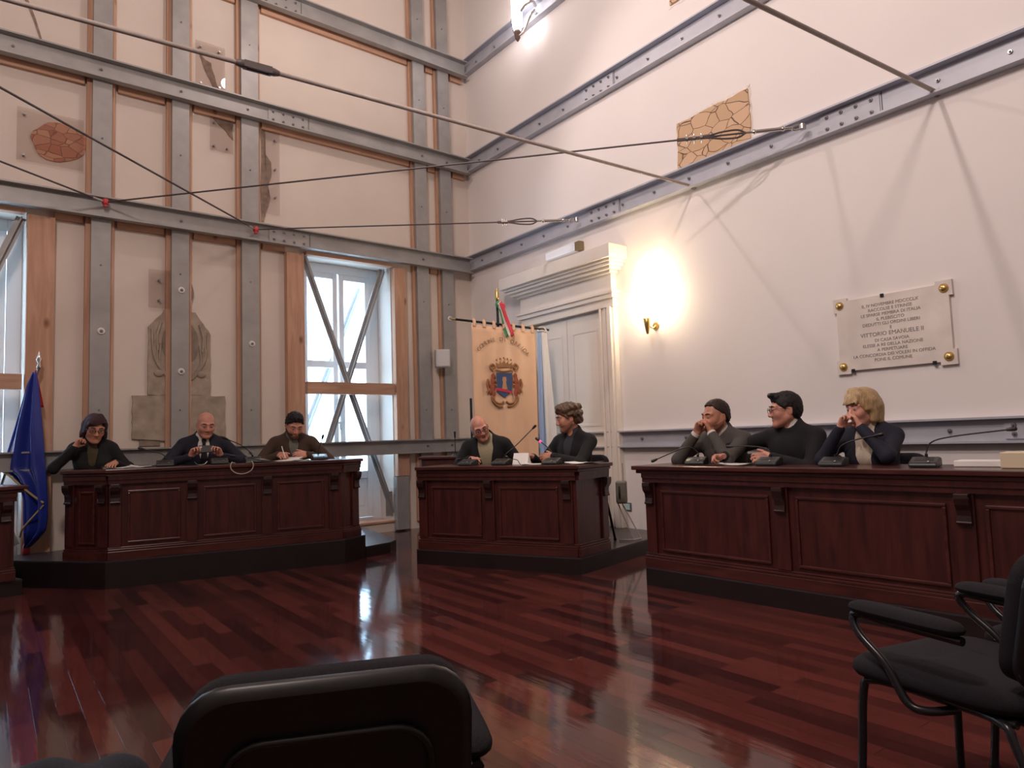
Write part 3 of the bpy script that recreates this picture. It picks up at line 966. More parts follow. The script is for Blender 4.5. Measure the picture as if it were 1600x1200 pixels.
def desk(label, pts, z, depth, segs, caps=True, main=0):
    """pts: front line corners, left to right; segs: per side the pilaster centres, panels lie between them"""
    P = [Vector(p) for p in pts]
    d0 = (P[main + 1] - P[main]).normalized()
    rz = math.atan2(d0.y, d0.x)
    M = place(P[main].x, P[main].y, z, rz)
    t = thing('council_desk', label, 'desk', M, 'council desks')
    Mi = M.inverted()
    Q = [Mi @ Vector((p.x, p.y, z)) for p in P]
    car, pl = MB(), MB()
    for i, cs in enumerate(segs):
        a, b = Q[i], Q[i + 1]
        L = (b - a).length
        T = Matrix.Translation((a.x, a.y, 0)) @ Matrix.Rotation(math.atan2(b.y - a.y, b.x - a.x), 4, 'Z')
        car.box(0.001, L - 0.001, 0.0, 0.045, 0.0, 0.725, T)
        car.box(-0.004, L + 0.004, -0.030, -0.0005, 0.655, 0.725, T).box(-0.004, L + 0.004, -0.040, -0.0305, 0.69, 0.725, T)
        pl.box(-0.006, L + 0.006, -0.032, -0.0005, 0.0, 0.075, T).box(-0.005, L + 0.005, -0.025, -0.0006, 0.0755, 0.095, T).box(-0.004, L + 0.004, -0.014, -0.0007, 0.0955, 0.11, T)
        for c in cs:
            w = 0.048
            ps = MB().box(c - w, c + w, -0.020, -0.0005, 0.111, 0.654, T).build('pilaster', m_desk, t, 0.003)
            cb = MB().prism(corbel_poly(), -0.036, 0.036, (c, -0.0205, 0.485), (0, 1, 0), (0, 0, 1), (1, 0, 0), T)
            cb.cyl((c - 0.038, -0.052, 0.625), (c + 0.038, -0.052, 0.625), 0.016, 0.016, 10, T).cyl((c - 0.037, -0.036, 0.496), (c + 0.037, -0.036, 0.496), 0.011, 0.011, 10, T)
            cb.build('corbel', m_desk_d, ps, 0.003)
        for c0, c1 in zip(cs[:-1], cs[1:]):
            x0, x1, z0, z1 = c0 + 0.05 + 0.065, c1 - 0.05 - 0.065, 0.155, 0.575
            p = MB().box(x0, x1, -0.004, -0.0005, z0, z1, T).build('panel', m_desk, t)
            mo = MB()
            for a4 in ((x0 - 0.02, x1 + 0.02, z0 - 0.02, z0), (x0 - 0.02, x1 + 0.02, z1, z1 + 0.02), (x0 - 0.02, x0, z0, z1), (x1, x1 + 0.02, z0, z1)):
                mo.box(a4[0], a4[1], -0.016, -0.0005, a4[2], a4[3], T)
            mo.build('panel_moulding', m_desk_h, p, 0.005)
    car.build('carcass', m_desk, t)
    pl.build('plinth', m_desk_h, t, 0.004)
    # top slab
    nrm = []
    for i in range(len(Q)):
        n = Vector((0, 0, 0))
        for a, b in ((i - 1, i), (i, i + 1)):
            if 0 <= a and b < len(Q):
                e = (Q[b] - Q[a]).normalized()
                n += Vector((e.y, -e.x, 0))
        n.normalize()
        nrm.append(n)
    for name, off, za, zb, mat in (('top_moulding', 0.05, 0.7255, 0.752, m_desk_h), ('desk_top', 0.075, 0.7525, 0.785, m_desk_h)):
        poly = [(Q[i].x + nrm[i].x * off, Q[i].y + nrm[i].y * off) for i in range(len(Q))]
        ex = off if caps else 0.0
        e0 = (Q[1] - Q[0]).normalized()
        e1 = (Q[-1] - Q[-2]).normalized()
        if len(Q) == 2:
            poly = [(poly[0][0] - ex, poly[0][1]), (poly[-1][0] + ex, poly[-1][1])]
            back = [(poly[-1][0], depth), (poly[0][0], depth)]
        else:
            xl, xr = min(q[0] for q in poly), max(q[0] for q in poly)
            back = [(max(poly[-1][0], Q[main + 1].x + 0.02), max(depth, Q[-1].y)), (min(poly[0][0], Q[main].x - 0.02), max(depth, Q[0].y))]
        MB().prism(poly + back, za, zb, (0, 0, 0), (1, 0, 0), (0, 1, 0), (0, 0, 1)).build(name, mat, t, 0.006)
    # end walls
    ew = MB()
    for a in (Q[0], Q[-1]):
        s = 0.0 if a is Q[0] else -0.04
        if depth - a.y > 0.12:
            ew.box(a.x + s, a.x + s + 0.04, a.y + 0.05, depth - 0.03, 0, 0.725)
    ew.build('end_panel', m_desk, t)
    return t, M


nL0 = (LB - LA).normalized()
nLn = Vector((-nL0.y, nL0.x))
la, lb = LA + nLn * 0.045 + nL0 * 0.02, LB + nLn * 0.045 - nL0 * 0.02
DL, MDL = desk('left council desk with three panels, seating three people beside the blue flag',
               [(la.x - 0.44, la.y + 0.115), tuple(la), tuple(lb), (lb.x + 0.115, lb.y + 0.235)], ZL, 0.50,
               [[0.05, 0.41], [0.05, 0.66, 1.31, 1.94], [0.20]], main=1)
nC0 = (CB - CA).normalized()
nCn = Vector((-nC0.y, nC0.x))
ca, cb_ = CA + nCn * 0.04 + nC0 * 0.02, CB + nCn * 0.04 - nC0 * 0.03
DC, MDC = desk('centre council desk with two panels, in front of the banner', [tuple(ca), tuple(cb_), (cb_.x + 0.30, cb_.y + 0.38)], ZC, 0.50,
               [[0.05, 0.80, 1.58], [0.44]])
ra, re = RA + rn * 0.035, RE + rn * 0.035
DRk, MDR = desk('long right council desk below the marble plaque', [tuple(ra), tuple(re)], ZR, 0.50, [[0.06, 1.16, 2.24, 3.33]])
DE, MDE = desk('council desk cut off by the left photo edge, in front of the blue flag', [(-5.30, 4.35), (-4.22, 5.98)], 0.13, 0.5, [[0.08, 0.98, 1.88]])

t = thing('side_cabinet', 'reddish wooden side cabinet behind the left end of the centre desk', 'cabinet', place(-0.80, 7.99, 0, R(-6)))
MB().box(-0.22, 0.22, -0.16, 0.16, 0, 0.97).build('body', m_desk, t, 0.006)
MB().box(-0.25, 0.25, -0.19, 0.19, 0.9705, 1.0).build('top', m_desk_h, t, 0.006)
MB().box(-0.18, 0.18, -0.17, -0.1605, 0.12, 0.88).build('door', m_desk, t, 0.004)


# ------------------------------------------------------------------ conference chairs
def chair(label, M, arms=True, dx=0.235):
    """origin under the seat centre, front towards -y"""
    t = thing('conference_chair', label, 'chair', M, 'dark upholstered conference chairs')
    # seat: rounded cushion, wider in front
    n, P = 40, []
    for zz, sc in ((0.415, 0.86), (0.42, 0.96), (0.437, 1.0), (0.458, 0.985), (0.472, 0.93), (0.478, 0.7), (0.480, 0.3)):
        row = []
        for i in range(n + 1):
            a = 2 * PI * i / n
            c, s = math.cos(a), math.sin(a)
            e = 0.42
            x = math.copysign(abs(c) ** e, c)
            y = math.copysign(abs(s) ** e, s)
            hw = 0.250 - 0.03 * y
            row.append((sc * hw * x, sc * 0.262 * y - 0.045, zz - 0.02 * max(0, -y - 0.6)))
        P.append(row)
    sm = MB().sheet(P[::-1])
    sm.add([P[0][i] for i in range(n)], [tuple(range(n))])
    sm.add([P[-1][i] for i in range(n)], [tuple(range(n))[::-1]])
    sm.build('seat', m_fabric, t)
    # backrest: padded front, plastic shell behind with a raised outline
    T = Matrix.Translation((0, 0.235, 0.665)) @ Matrix.Rotation(R(-11), 4, 'X')

    def rr(w, h, r, k=6):
        out = []
        for cx, cy, a0 in ((w - r, h - r, 0), (-w + r, h - r, 90), (-w + r, -h + r, 180), (w - r, -h + r, 270)):
            for i in range(k + 1):
                a = R(a0 + 90 * i / k)
                out.append((cx + r * math.cos(a), cy + r * math.sin(a)))
        return out
    bow = lambda x: -0.25 * x * x

    def bshell(w, h, r, y0, y1, in0, in1):
        mb = MB()
        rings = []
        for y, s in ((y0, in0), (y0 + (y1 - y0) * 0.25, 0), (y0 + (y1 - y0) * 0.75, 0), (y1, in1)):
            rings.append([(x * (w - s) / w, y + bow(x), z * (h - s) / h) for x, z in rr(w, h, r)])
        nn = len(rings[0])
        mb.sheet([rg + [rg[0]] for rg in rings], True, T)
        for rg, rev in ((rings[0], False), (rings[-1], True)):
            for q in range(3):
                pass
            m2 = [(p[0] * 0.55, p[1], p[2] * 0.55) for p in rg]
            mb.sheet([rg + [rg[0]], m2 + [m2[0]]], True, T)
            mb.add(m2, [tuple(range(nn))[::-1] if rev else tuple(range(nn))], True, T)
        return mb
    bk = bshell(0.210, 0.172, 0.075, -0.052, -0.006, 0.018, 0.006).build('backrest', m_fabric, t)
    sh = bshell(0.215, 0.177, 0.08, -0.0055, 0.022, 0.004, 0.016).build('back_shell', m_black, t)
    ol = [(x, 0.023 + bow(x), z - 0.03) for x, z in rr(0.15, 0.125, 0.06)]
    MB().tube(ol[1:13 + 1] + ol[14:15], 0.006, 6, T).tube(ol[:1] + ol[-1:] + ol[-2:-6:-1], 0.006, 6, T).build('raised_outline', m_black, sh)
    MB().cyl((0.14, 0.022 + bow(0.14), -0.08), (0.14, 0.03 + bow(0.14), -0.08), 0.008).cyl((-0.14, 0.022 + bow(-0.14), -0.08), (-0.14, 0.03 + bow(-0.14), -0.08), 0.008).build('screw', m_bolt, sh)
    # under frame and legs
    fr = MB()
    for s in (-1, 1):
        fr.tube([(s * 0.18, -0.16, 0.40), (s * 0.18, 0.18, 0.40)], 0.012)
        fr.tube(curve_pts([(s * 0.13, 0.10, 0.398), (s * 0.13, 0.24, 0.395), (s * 0.13, 0.275, 0.44), (s * 0.125, 0.272, 0.55), (s * 0.12, 0.268, 0.62)], 5), 0.0125)
    fr.tube([(-0.18, 0.0, 0.40), (0.18, 0.0, 0.40)], 0.012)
    fr.build('frame', m_blackm, t)
    for s in (-1, 1):
        MB().tube(curve_pts([(s * 0.17, -0.10, 0.398), (s * 0.20, -0.23, 0.398), (s * 0.215, -0.255, 0.36), (s * 0.225, -0.265, 0.18), (s * 0.235, -0.275, 0.012)], 5), 0.0125).cyl((s * 0.235, -0.275, 0.0), (s * 0.235, -0.275, 0.014), 0.016).build('leg', m_blackm, t)
        MB().tube(curve_pts([(s * 0.17, 0.06, 0.398), (s * 0.195, 0.15, 0.398), (s * 0.205, 0.185, 0.36), (s * 0.215, 0.25, 0.18), (s * 0.225, 0.30, 0.012)], 5), 0.0125).cyl((s * 0.225, 0.30, 0.0), (s * 0.225, 0.30, 0.014), 0.016).build('leg', m_blackm, t)
        if arms:
            a = MB().tube(curve_pts([(s * 0.17, 0.02, 0.385), (s * (dx - 0.01), -0.03, 0.378), (s * (dx + 0.008), -0.075, 0.395), (s * (dx + 0.01), -0.13, 0.48), (s * (dx + 0.008), -0.215, 0.545), (s * dx, -0.245, 0.588), (s * dx, -0.225, 0.606), (s * dx, -0.12, 0.603), (s * dx, 0.10, 0.60)], 6), 0.0125).build('armrest', m_blackm, t)
            q = []
            for i in range(13):
                u = 0.5 - 0.5 * math.cos(PI * i / 12)
                rr_ = 0.036 * max(0.0, 1 - abs(2 * u - 1) ** 7) ** 0.5 + 0.003
                q.append((u, rr_))
            pad = MB()
            rows = []
            for u, r_ in q:
                rows.append([(s * dx + r_ * math.cos(2 * PI * k / 14), -0.25 + 0.355 * u, 0.628 + r_ * 0.62 * math.sin(2 * PI * k / 14)) for k in range(15)])
            pad.sheet(rows).add(rows[0][:14], [tuple(range(14))]).add(rows[-1][:14], [tuple(range(14))[::-1]])
            pad.build('arm_pad', m_fabric, a)
    return t


C1 = chair('dark conference chair with its back to us at the bottom centre of the photo', place(-0.350, 1.33, 0, R(180 + 14)), dx=0.25)
C2 = dup(C1, place(1.36, 2.11, 0, R(180 + 24)), 'dark conference chair with black tube arms and legs at the lower right')
C3 = dup(C1, place(1.93, 2.34, 0, R(180 + 22)), 'dark conference chair behind the lower right one, cut by the right photo edge')


# ------------------------------------------------------------------ microphones and papers on the desks
def mic(M, label, neck, ring=None, two_light=False):
    t = thing('conference_microphone', label, 'microphone', M, 'desk microphone units')
    b = MB()
    prof = [(-0.075, 0), (0.075, 0), (0.075, 0.05), (0.03, 0.058), (-0.06, 0.03), (-0.075, 0.018)]
    b.prism(prof, -0.075, 0.075, (0, 0, 0.0005), (0, 1, 0), (0, 0, 1), (1, 0, 0)).build('base', m_mic, t, 0.008, 3)
    MB().box(-0.05, 0.05, -0.035, 0.02, 0.0, 0.003, Matrix.Translation((0, 0.0, 0.047)) @ Matrix.Rotation(R(17), 4, 'X')).build('grille', m_bolt if two_light else m_black, t)
    MB().cyl((0.03, -0.062, 0.03), (0.03, -0.066, 0.036), 0.006).build('button', m_chrome, t)
    pts = curve_pts([(0, 0.045, 0.052)] + neck, 6)
    MB().tube(pts, 0.0045, 8).cyl((0, 0.045, 0.05), (0, 0.045, 0.075), 0.009).build('gooseneck', m_black, t)
    a, c = Vector(pts[-2]), Vector(pts[-1])
    d = (c - a).normalized()
    MB().cyl(c - d * 0.005, c + d * 0.018, 0.008, 0.012).cyl(c + d * 0.018, c + d * 0.034, 0.0125, 0.0125).ball(tuple(c + d * 0.036), 0.0125).build('mic_head', m_black, t)
    if ring:
        MB().cyl(c - d * 0.02, c - d * 0.004, 0.0115, 0.0115).build('light_ring', ring, t)
    return t


m_mic = plain('mic_unit_plastic', (0.022, 0.027, 0.028), 0.35)
m_ring = plain('lit_red_ring', (0.6, 0.02, 0.1), 0.4, emit=((1.0, 0.05, 0.2), 2.5))
ZT = 0.7865
R180 = PI


def on(MD, x, y, rz=0.0, dz=0.0):
    return MD @ Matrix.Translation((x, y, ZT + dz)) @ Matrix.Rotation(rz, 4, 'Z')


def neckL(dx, h, reach=-0.0):
    return [(dx * 0.1, 0.045 + reach * 0.2, h * 0.5), (dx * 0.5, 0.045 + reach * 0.6, h * 0.85), (dx, 0.045 + reach, h)]


mic(on(MDL, 0.44, 0.22), 'dark microphone unit between the woman and the bald man at the left desk', [(0, 0.05, 0.09), (-0.05, 0.05, 0.125), (-0.18, 0.05, 0.165)])
mic(on(MDL, 0.90, 0.10), 'microphone unit right in front of the bald man with the tie', [(0.01, 0.05, 0.07), (0.05, 0.06, 0.085), (0.10, 0.07, 0.075)])
mic(on(MDL, 1.21, 0.20), 'microphone unit just left of the man in the brown jacket, neck leaning left', [(-0.02, 0.05, 0.10), (-0.10, 0.05, 0.17), (-0.23, 0.05, 0.235)])
mic(on(MDL, 1.84, 0.17), 'microphone unit at the right end of the left desk, by the window', [(0.0, 0.05, 0.09), (0.02, 0.05, 0.15), (0.04, 0.05, 0.21)], None, True)
mic(on(MDC, 0.48, 0.14), 'flat microphone unit at the left of the centre desk, before the bald man', [(-0.02, 0.06, 0.06), (-0.08, 0.07, 0.07), (-0.13, 0.07, 0.06)])
mic(on(MDC, 0.83, 0.17), 'microphone unit under the tilted bald man, neck reaching up right past the banner', [(0.02, 0.06, 0.10), (0.10, 0.12, 0.18), (0.26, 0.16, 0.33)])
mic(on(MDC, 1.36, 0.16), 'microphone unit with a lit red ring before the curly haired man', [(-0.01, 0.05, 0.09), (-0.06, 0.05, 0.15), (-0.145, 0.05, 0.215)], m_ring)
mic(on(MDR, 0.36, 0.19, R(20)), 'microphone unit at the left end of the right desk, neck drooping left', [(0.0, 0.06, 0.085), (-0.05, 0.06, 0.13), (-0.12, 0.04, 0.125), (-0.24, 0.0, 0.075), (-0.31, -0.02, 0.045)], None, True)
mic(on(MDR, 0.98, 0.17, R(10)), 'microphone unit before the man in the black sweater and glasses', [(-0.01, 0.06, 0.09), (-0.05, 0.06, 0.12), (-0.16, 0.06, 0.135), (-0.28, 0.05, 0.135)])
mic(on(MDR, 1.44, 0.17, R(8)), 'microphone unit before the blonde woman, neck rising to the right', [(0.01, 0.06, 0.08), (0.04, 0.06, 0.13), (0.12, 0.08, 0.165), (0.24, 0.1, 0.19)])
mic(on(MDR, 1.99, 0.17, R(8)), 'microphone unit right of the blonde woman with a long level neck', [(0.0, 0.06, 0.09), (0.03, 0.07, 0.145), (0.14, 0.08, 0.175), (0.40, 0.12, 0.205)])
t = thing('desk_microphone', 'thin black stick microphone standing on the side cabinet', 'microphone', place(-0.66, 7.92, 1.0))
MB().cyl((0, 0, 0.0), (0, 0, 0.02), 0.045, 0.03, 16).build('foot', m_black, t)
MB().tube([(0, 0, 0.018), (0, 0, 0.22)], 0.005).build('stem', m_black, t)
MB().cyl((0, 0, 0.2), (0, 0, 0.27), 0.010, 0.013).build('mic_head', m_black, t)


def paper(M, w, h, label, n=3, curl=0.012):
    t = thing('paper_sheets', label, 'papers', M, 'papers on the council desks')
    for k in range(n):
        P = []
        for i in range(7):
            u = i / 6 - 0.5
            P.append([(u * w + 0.006 * k, (j / 4 - 0.5) * h + 0.004 * k, 0.002 + 0.0016 * k + curl * abs(u * 2) ** 3 * (1 if k == n - 1 else 0.4)) for j in range(5)])
        T = Matrix.Rotation(R(7 * k - 6), 4, 'Z')
        MB().sheet(P, True, T).build('sheet', m_paper, t, solid=0.0006)
    return t


paper(on(MDL, 0.06, 0.20, 0.2), 0.24, 0.26, 'white papers in front of the woman at the left desk')
paper(on(MDL, 0.24, 0.18, -0.3), 0.20, 0.28, 'open booklet beside the hand of the woman at the left desk', 4, 0.02)
paper(on(MDL, 0.74, 0.13, 0.1), 0.11, 0.10, 'small white note card before the bald man at the left desk', 1, 0.03)
paper(on(MDL, 1.42, 0.17, 0.1), 0.42, 0.28, 'large papers under the hands of the man in the brown jacket', 4, 0.03)
paper(on(MDL, 1.66, 0.16, 0.0), 0.16, 0.24, 'sheet at the right end of the left desk', 1)
paper(on(MDC, 1.19, 0.16, 0.2), 0.22, 0.20, 'white papers left of the red lit microphone')
paper(on(MDC, 1.62, 0.25, -0.6), 0.30, 0.22, 'papers on the right end of the centre desk, before the curly haired man', 3)
paper(on(MDR, 0.70, 0.22, 0.0), 0.26, 0.2, 'papers between the first two microphones of the right desk')
t = thing('tent_card', 'white folded tent card on the centre desk right of the bald man', 'card', on(MDC, 1.03, 0.20, 0.1))
MB().prism([(-0.05, 0), (0.05, 0), (0.002, 0.105), (-0.002, 0.105)], -0.075, 0.075, (0, 0, 0.001), (0, 1, 0), (0, 0, 1), (1, 0, 0)).build('card', m_paper, t)
t = thing('coiled_cable', 'pale cable loop hanging over the front edge of the left desk', 'cable', on(MDL, 1.08, -0.02))
lp = [(0.10 * math.cos(a), -0.075, -0.02 + 0.075 * math.sin(a)) for a in np.linspace(R(150), R(390), 18)]
MB().tube([(-0.05, 0.05, 0.006), (-0.085, -0.04, 0.012)] + lp + [(0.085, -0.04, 0.012), (0.05, 0.05, 0.006)], 0.005).build('loop', plain('pale_cord', (0.42, 0.36, 0.31), 0.6), t)
t = thing('black_cable', 'thin black cable lying across the tent card edge on the centre desk', 'cable', on(MDC, 1.0, 0.11))
MB().tube(curve_pts([(-0.06, 0.05, 0.006), (-0.02, 0.0, 0.05), (0.05, -0.03, 0.045), (0.09, -0.04, 0.005), (0.16, 0.0, 0.005)], 6), 0.0035).build('cord', m_black, t)
t = thing('cream_box', 'cream cardboard folder box on the right end of the right desk', 'box', on(MDR, 2.58, 0.22, R(6)))
MB().box(-0.20, 0.20, -0.1, 0.1, 0, 0.085).build('box', plain('cream_card', (0.66, 0.56, 0.40), 0.8), t, 0.004)
t = thing('document_tray', 'low white document tray left of the cream box', 'tray', on(MDR, 2.26, 0.30, R(6)))
MB().box(-0.14, 0.10, -0.08, 0.08, 0, 0.035).build('tray', m_paper, t, 0.004)
t = thing('wire_stand', 'small white wire stand on the desk at the left photo edge', 'stand', on(MDE, 1.80, 0.19, R(-40)))
MB().tube([(-0.05, 0, 0.0), (-0.05, 0, 0.16), (0.05, 0, 0.16), (0.05, 0, 0.0)], 0.004).tube([(-0.05, 0, 0.003), (-0.05, 0.08, 0.003)], 0.004).tube([(0.05, 0, 0.003), (0.05, 0.08, 0.003)], 0.004).build('wire', m_white, t)
MB().box(-0.045, 0.045, 0.006, 0.010, 0.02, 0.15).build('card', plain('blue_card', (0.12, 0.16, 0.55), 0.5), t)

# ------------------------------------------------------------------ folding stand behind the centre desk
t = thing('folding_stand', 'folding metal stand with a dark box behind the right end of the centre desk', 'stand', place(1.04, 6.98, ZC, R(-10)))
MB().box(-0.055, 0.055, -0.06, 0.06, 0.36, 0.58).build('box', plain('grey_green_box', (0.15, 0.14, 0.11), 0.5), t, 0.02, 3)
MB().tube(curve_pts([(-0.02, -0.07, 0.42), (-0.02, -0.085, 0.47), (-0.02, -0.07, 0.53)], 5), 0.008).build('handle', m_black, t)
MB().tube([(-0.04, 0, 0.36), (0.10, -0.03, 0.012)], 0.006).build('leg', m_rod, t)
MB().tube([(0.0, 0, 0.36), (0.17, 0.05, 0.012)], 0.006).build('leg', m_rod, t)
MB().tube([(0.02, 0.02, 0.58), (0.02, 0.02, 0.75)], 0.007).build('upright', m_rod, t)
MB().tube([(-0.04, -0.05, 0.012), (0.11, -0.03, 0.012), (0.17, 0.05, 0.012)], 0.008).build('foot_bar', m_rod, t)

# ------------------------------------------------------------------ municipal banner
BT = place(-0.10, 8.20, ZC, R(19.7))
t = thing('banner', 'cream banner with crest and lettering hanging from a crossbar behind the centre desk', 'banner', BT)
m_ban = plain('gold_cream_satin', (0.70, 0.46, 0.31), 0.42, var=0.05, scale=3)
slope = -0.088
P = []
nu, nv = 60, 26
for i in range(nu + 1):
    x = -0.375 + 0.79 * i / nu
    row = []
    for j in range(nv + 1):
        v = j / nv
        z = 2.335 + slope * (x + 0.04) - 1.86 * v
        fold = 0.012 * math.sin(x * 34 + 0.6) * (0.35 + v) + 0.018 * math.sin(x * 13 + 1.0) * v
        row.append((x - 0.02 * v * (x + 0.1), -0.012 - fold * 0.6, z))
    P.append(row)
cloth = MB().sheet(P).build('cloth', m_ban, t, solid=0.003)
for i in range(7):
    x = -0.34 + 0.12 * i
    z = 2.335 + slope * (x + 0.04)
    MB().tube([(x, -0.014, z - 0.02), (x, -0.024, z + 0.03), (x, -0.004, z + 0.058), (x, 0.018, z + 0.03), (x, -0.006, z - 0.02)], 0.02, 6).build('tab', m_ban, t)
bar_ = MB().tube([(-0.56, 0, 2.37 + slope * -0.52), (0.60, 0, 2.37 + slope * 0.64)], 0.014, 10).build('crossbar', m_black, t)
MB().tube([(-0.62, 0, 2.37 + slope * -0.58), (-0.56, 0, 2.37 + slope * -0.52)], [0.006, 0.014], 10).build('finial', m_brass, bar_)
pole = MB().tube([(-0.035, 0.03, 0.0), (-0.035, 0.03, 2.66)], 0.016, 10).cyl((-0.035, 0.03, 0), (-0.035, 0.03, 0.05), 0.2, 0.16, 20).build('pole', m_black, t)
MB().lathe([(0.0, 0.13), (0.012, 0.11), (0.024, 0.06), (0.02, 0.02), (0.028, 0.0), (0.014, -0.02), (0, -0.02)], 14, Matrix.Translation((-0.035, 0.03, 2.68))).build('finial', m_brass, pole)
for k, (cn, cc) in enumerate((('green_ribbon', (0.04, 0.26, 0.10)), ('white_ribbon', (0.75, 0.70, 0.62)), ('red_ribbon', (0.55, 0.03, 0.06)))):
    P = []
    for j in range(15):
        v = j / 14
        xc = -0.05 + 0.10 * v ** 0.8 + 0.020 * k * (0.5 + v)
        P.append([(xc + dx, -0.045 - 0.02 * math.sin(v * 7 + k) * v - 0.01 * k, 2.62 - 0.40 * v + 0.012 * math.sin(dx * 90)) for dx in np.linspace(-0.018, 0.018, 5)])
    MB().sheet(P).ball((-0.05 + 0.03 * k, -0.03 - 0.008 * k, 2.60 - 0.03 * (k > 0)), (0.028, 0.022, 0.04)).build('ribbon', plain(cn, cc, 0.5), t, solid=0.002)
m_let = plain('brown_embroidery', (0.23, 0.125, 0.06), 0.7)
arc = 'COMUNE DI OFFIDA'
ln = []
for i, ch in enumerate(arc):
    a = R(-56 + 112 * i / (len(arc) - 1))
    if ch != ' ':
        ln.append((ch, 0.0 + 0.335 * math.sin(a), 1.865 + 0.30 * math.cos(a) - 0.03 * math.sin(a), 0.066, a))
for part_ in (ln[:6], ln[6:8], ln[8:]):
    lt = text_obj('lettering', part_, m_let, t, 0.001)
    lt.location = (0, -0.037, 0)
# crest: shield, tower, red band, crown, two supporters, scroll
cx, cz, cy = 0.0, 1.66, -0.037
MB().prism([(cx - 0.10, cz + 0.13), (cx - 0.085, cz - 0.09), (cx, cz - 0.16), (cx + 0.085, cz - 0.09), (cx + 0.10, cz + 0.13)][::-1], cy - 0.003, cy).build('shield', plain('navy_embroidery', (0.03, 0.06, 0.16), 0.6), t)
MB().prism([(cx - 0.022, cz + 0.085), (cx + 0.022, cz + 0.085), (cx + 0.026, cz + 0.04), (cx + 0.018, cz + 0.03), (cx + 0.034, cz - 0.06), (cx - 0.034, cz - 0.06), (cx - 0.018, cz + 0.03), (cx - 0.026, cz + 0.04)][::-1], cy - 0.006, cy - 0.0035).build('tower', plain('tan_embroidery', (0.42, 0.23, 0.12), 0.7), t)
MB().prism([(cx - 0.11, cz - 0.04), (cx - 0.03, cz - 0.05), (cx + 0.09, cz - 0.085), (cx + 0.09, cz - 0.11), (cx - 0.03, cz - 0.085), (cx - 0.11, cz - 0.07)], cy - 0.008, cy - 0.0065).build('red_band', plain('red_embroidery', (0.42, 0.02, 0.05), 0.6), t)
m_gold = plain('gold_brown_embroidery', (0.30, 0.145, 0.06), 0.7)
cr = MB().prism([(cx - 0.085, cz + 0.20), (cx + 0.085, cz + 0.20), (cx + 0.105, cz + 0.255), (cx + 0.06, cz + 0.235), (cx + 0.05, cz + 0.27), (cx + 0.025, cz + 0.24), (cx, cz + 0.28), (cx - 0.025, cz + 0.24), (cx - 0.05, cz + 0.27), (cx - 0.06, cz + 0.235), (cx - 0.105, cz + 0.255)][::-1], cy - 0.005, cy)
for k in range(5):
    cr.ball((cx - 0.09 + 0.045 * k, cy - 0.003, cz + 0.285 + 0.012 * (2 - abs(k - 2))), (0.010, 0.004, 0.012))
cr.tube(curve_pts([(cx - 0.10, cy, cz + 0.165), (cx, cy - 0.004, cz + 0.15), (cx + 0.10, cy, cz + 0.165)], 6), 0.010, 6)
cr.build('crown', m_gold, t)
m_lion = plain('rust_embroidery', (0.27, 0.065, 0.03), 0.7)
for s in (-1, 1):
    li = MB()
    for c, r in (((0.135, 0.10), (0.026, 0.03)), ((0.145, 0.04), (0.026, 0.05)), ((0.15, -0.04), (0.03, 0.05)), ((0.135, -0.10), (0.022, 0.045)), ((0.175, -0.085), (0.018, 0.03)), ((0.19, 0.01), (0.012, 0.04)), ((0.115, 0.04), (0.02, 0.012)), ((0.115, -0.01), (0.02, 0.012))):
        li.ball((cx + s * c[0], cy - 0.002, cz + c[1]), (r[0], 0.005, r[1]), 12, 7)
    li.build('supporter', m_lion, t)
    sc = MB()
    for pts in ([(0.13, 0.15), (0.17, 0.20), (0.14, 0.235), (0.11, 0.20), (0.145, 0.18)], [(0.14, -0.15), (0.12, -0.20), (0.06, -0.225), (0.015, -0.20)], [(0.16, -0.14), (0.15, -0.19), (0.09, -0.25), (0.03, -0.26)], [(0.20, 0.06), (0.215, 0.0), (0.20, -0.06), (0.215, -0.10)]):
        sc.tube(curve_pts([(cx + s * a, cy - 0.002, cz + b) for a, b in pts], 5), 0.012, 6)
    sc.build('scrollwork', m_gold, t)

t = thing('drape', 'pale blue and white drape hanging from the right end of the banner crossbar', 'drape', BT)
for nm, x0, x1, x2, x3, mt in (('blue_panel', 0.435, 0.492, 0.425, 0.505, plain('pale_blue_satin', (0.30, 0.42, 0.66), 0.5)), ('white_panel', 0.492, 0.56, 0.505, 0.66, plain('white_satin', (0.72, 0.72, 0.74), 0.5))):
    P = []
    for j in range(31):
        v = j / 30
        a, b = x0 + (x2 - x0) * v, x1 + (x3 - x1) * v
        P.append([(a + (b - a) * u, -0.022 + 0.014 * math.sin(u * 7 + 2 * v + (0.0 if nm == 'blue_panel' else 2.0)) * (0.4 + v), 2.295 - 1.55 * v) for u in np.linspace(0, 1, 12)])
    MB().sheet(P).build(nm, mt, t, solid=0.003)
MB().tube(curve_pts([(0.44, -0.03, 2.29), (0.50, -0.04, 2.30), (0.555, -0.03, 2.29), (0.53, 0.0, 2.345), (0.48, 0.02, 2.34), (0.44, -0.02, 2.29)], 5), 0.009, 8).build('tie', plain('white_cord', (0.65, 0.62, 0.6), 0.7), t)
t = thing('stand_pole', 'thin black upright pole behind the head of the tilted bald man', 'pole', place(-0.475, 8.02, ZC))
MB().cyl((0, 0, 0.02), (0, 0, 1.50), 0.016, 0.014, 10).build('shaft', m_black, t)
MB().cyl((0, 0, 0.0), (0, 0, 0.03), 0.13, 0.11, 20).build('foot', m_black, t)

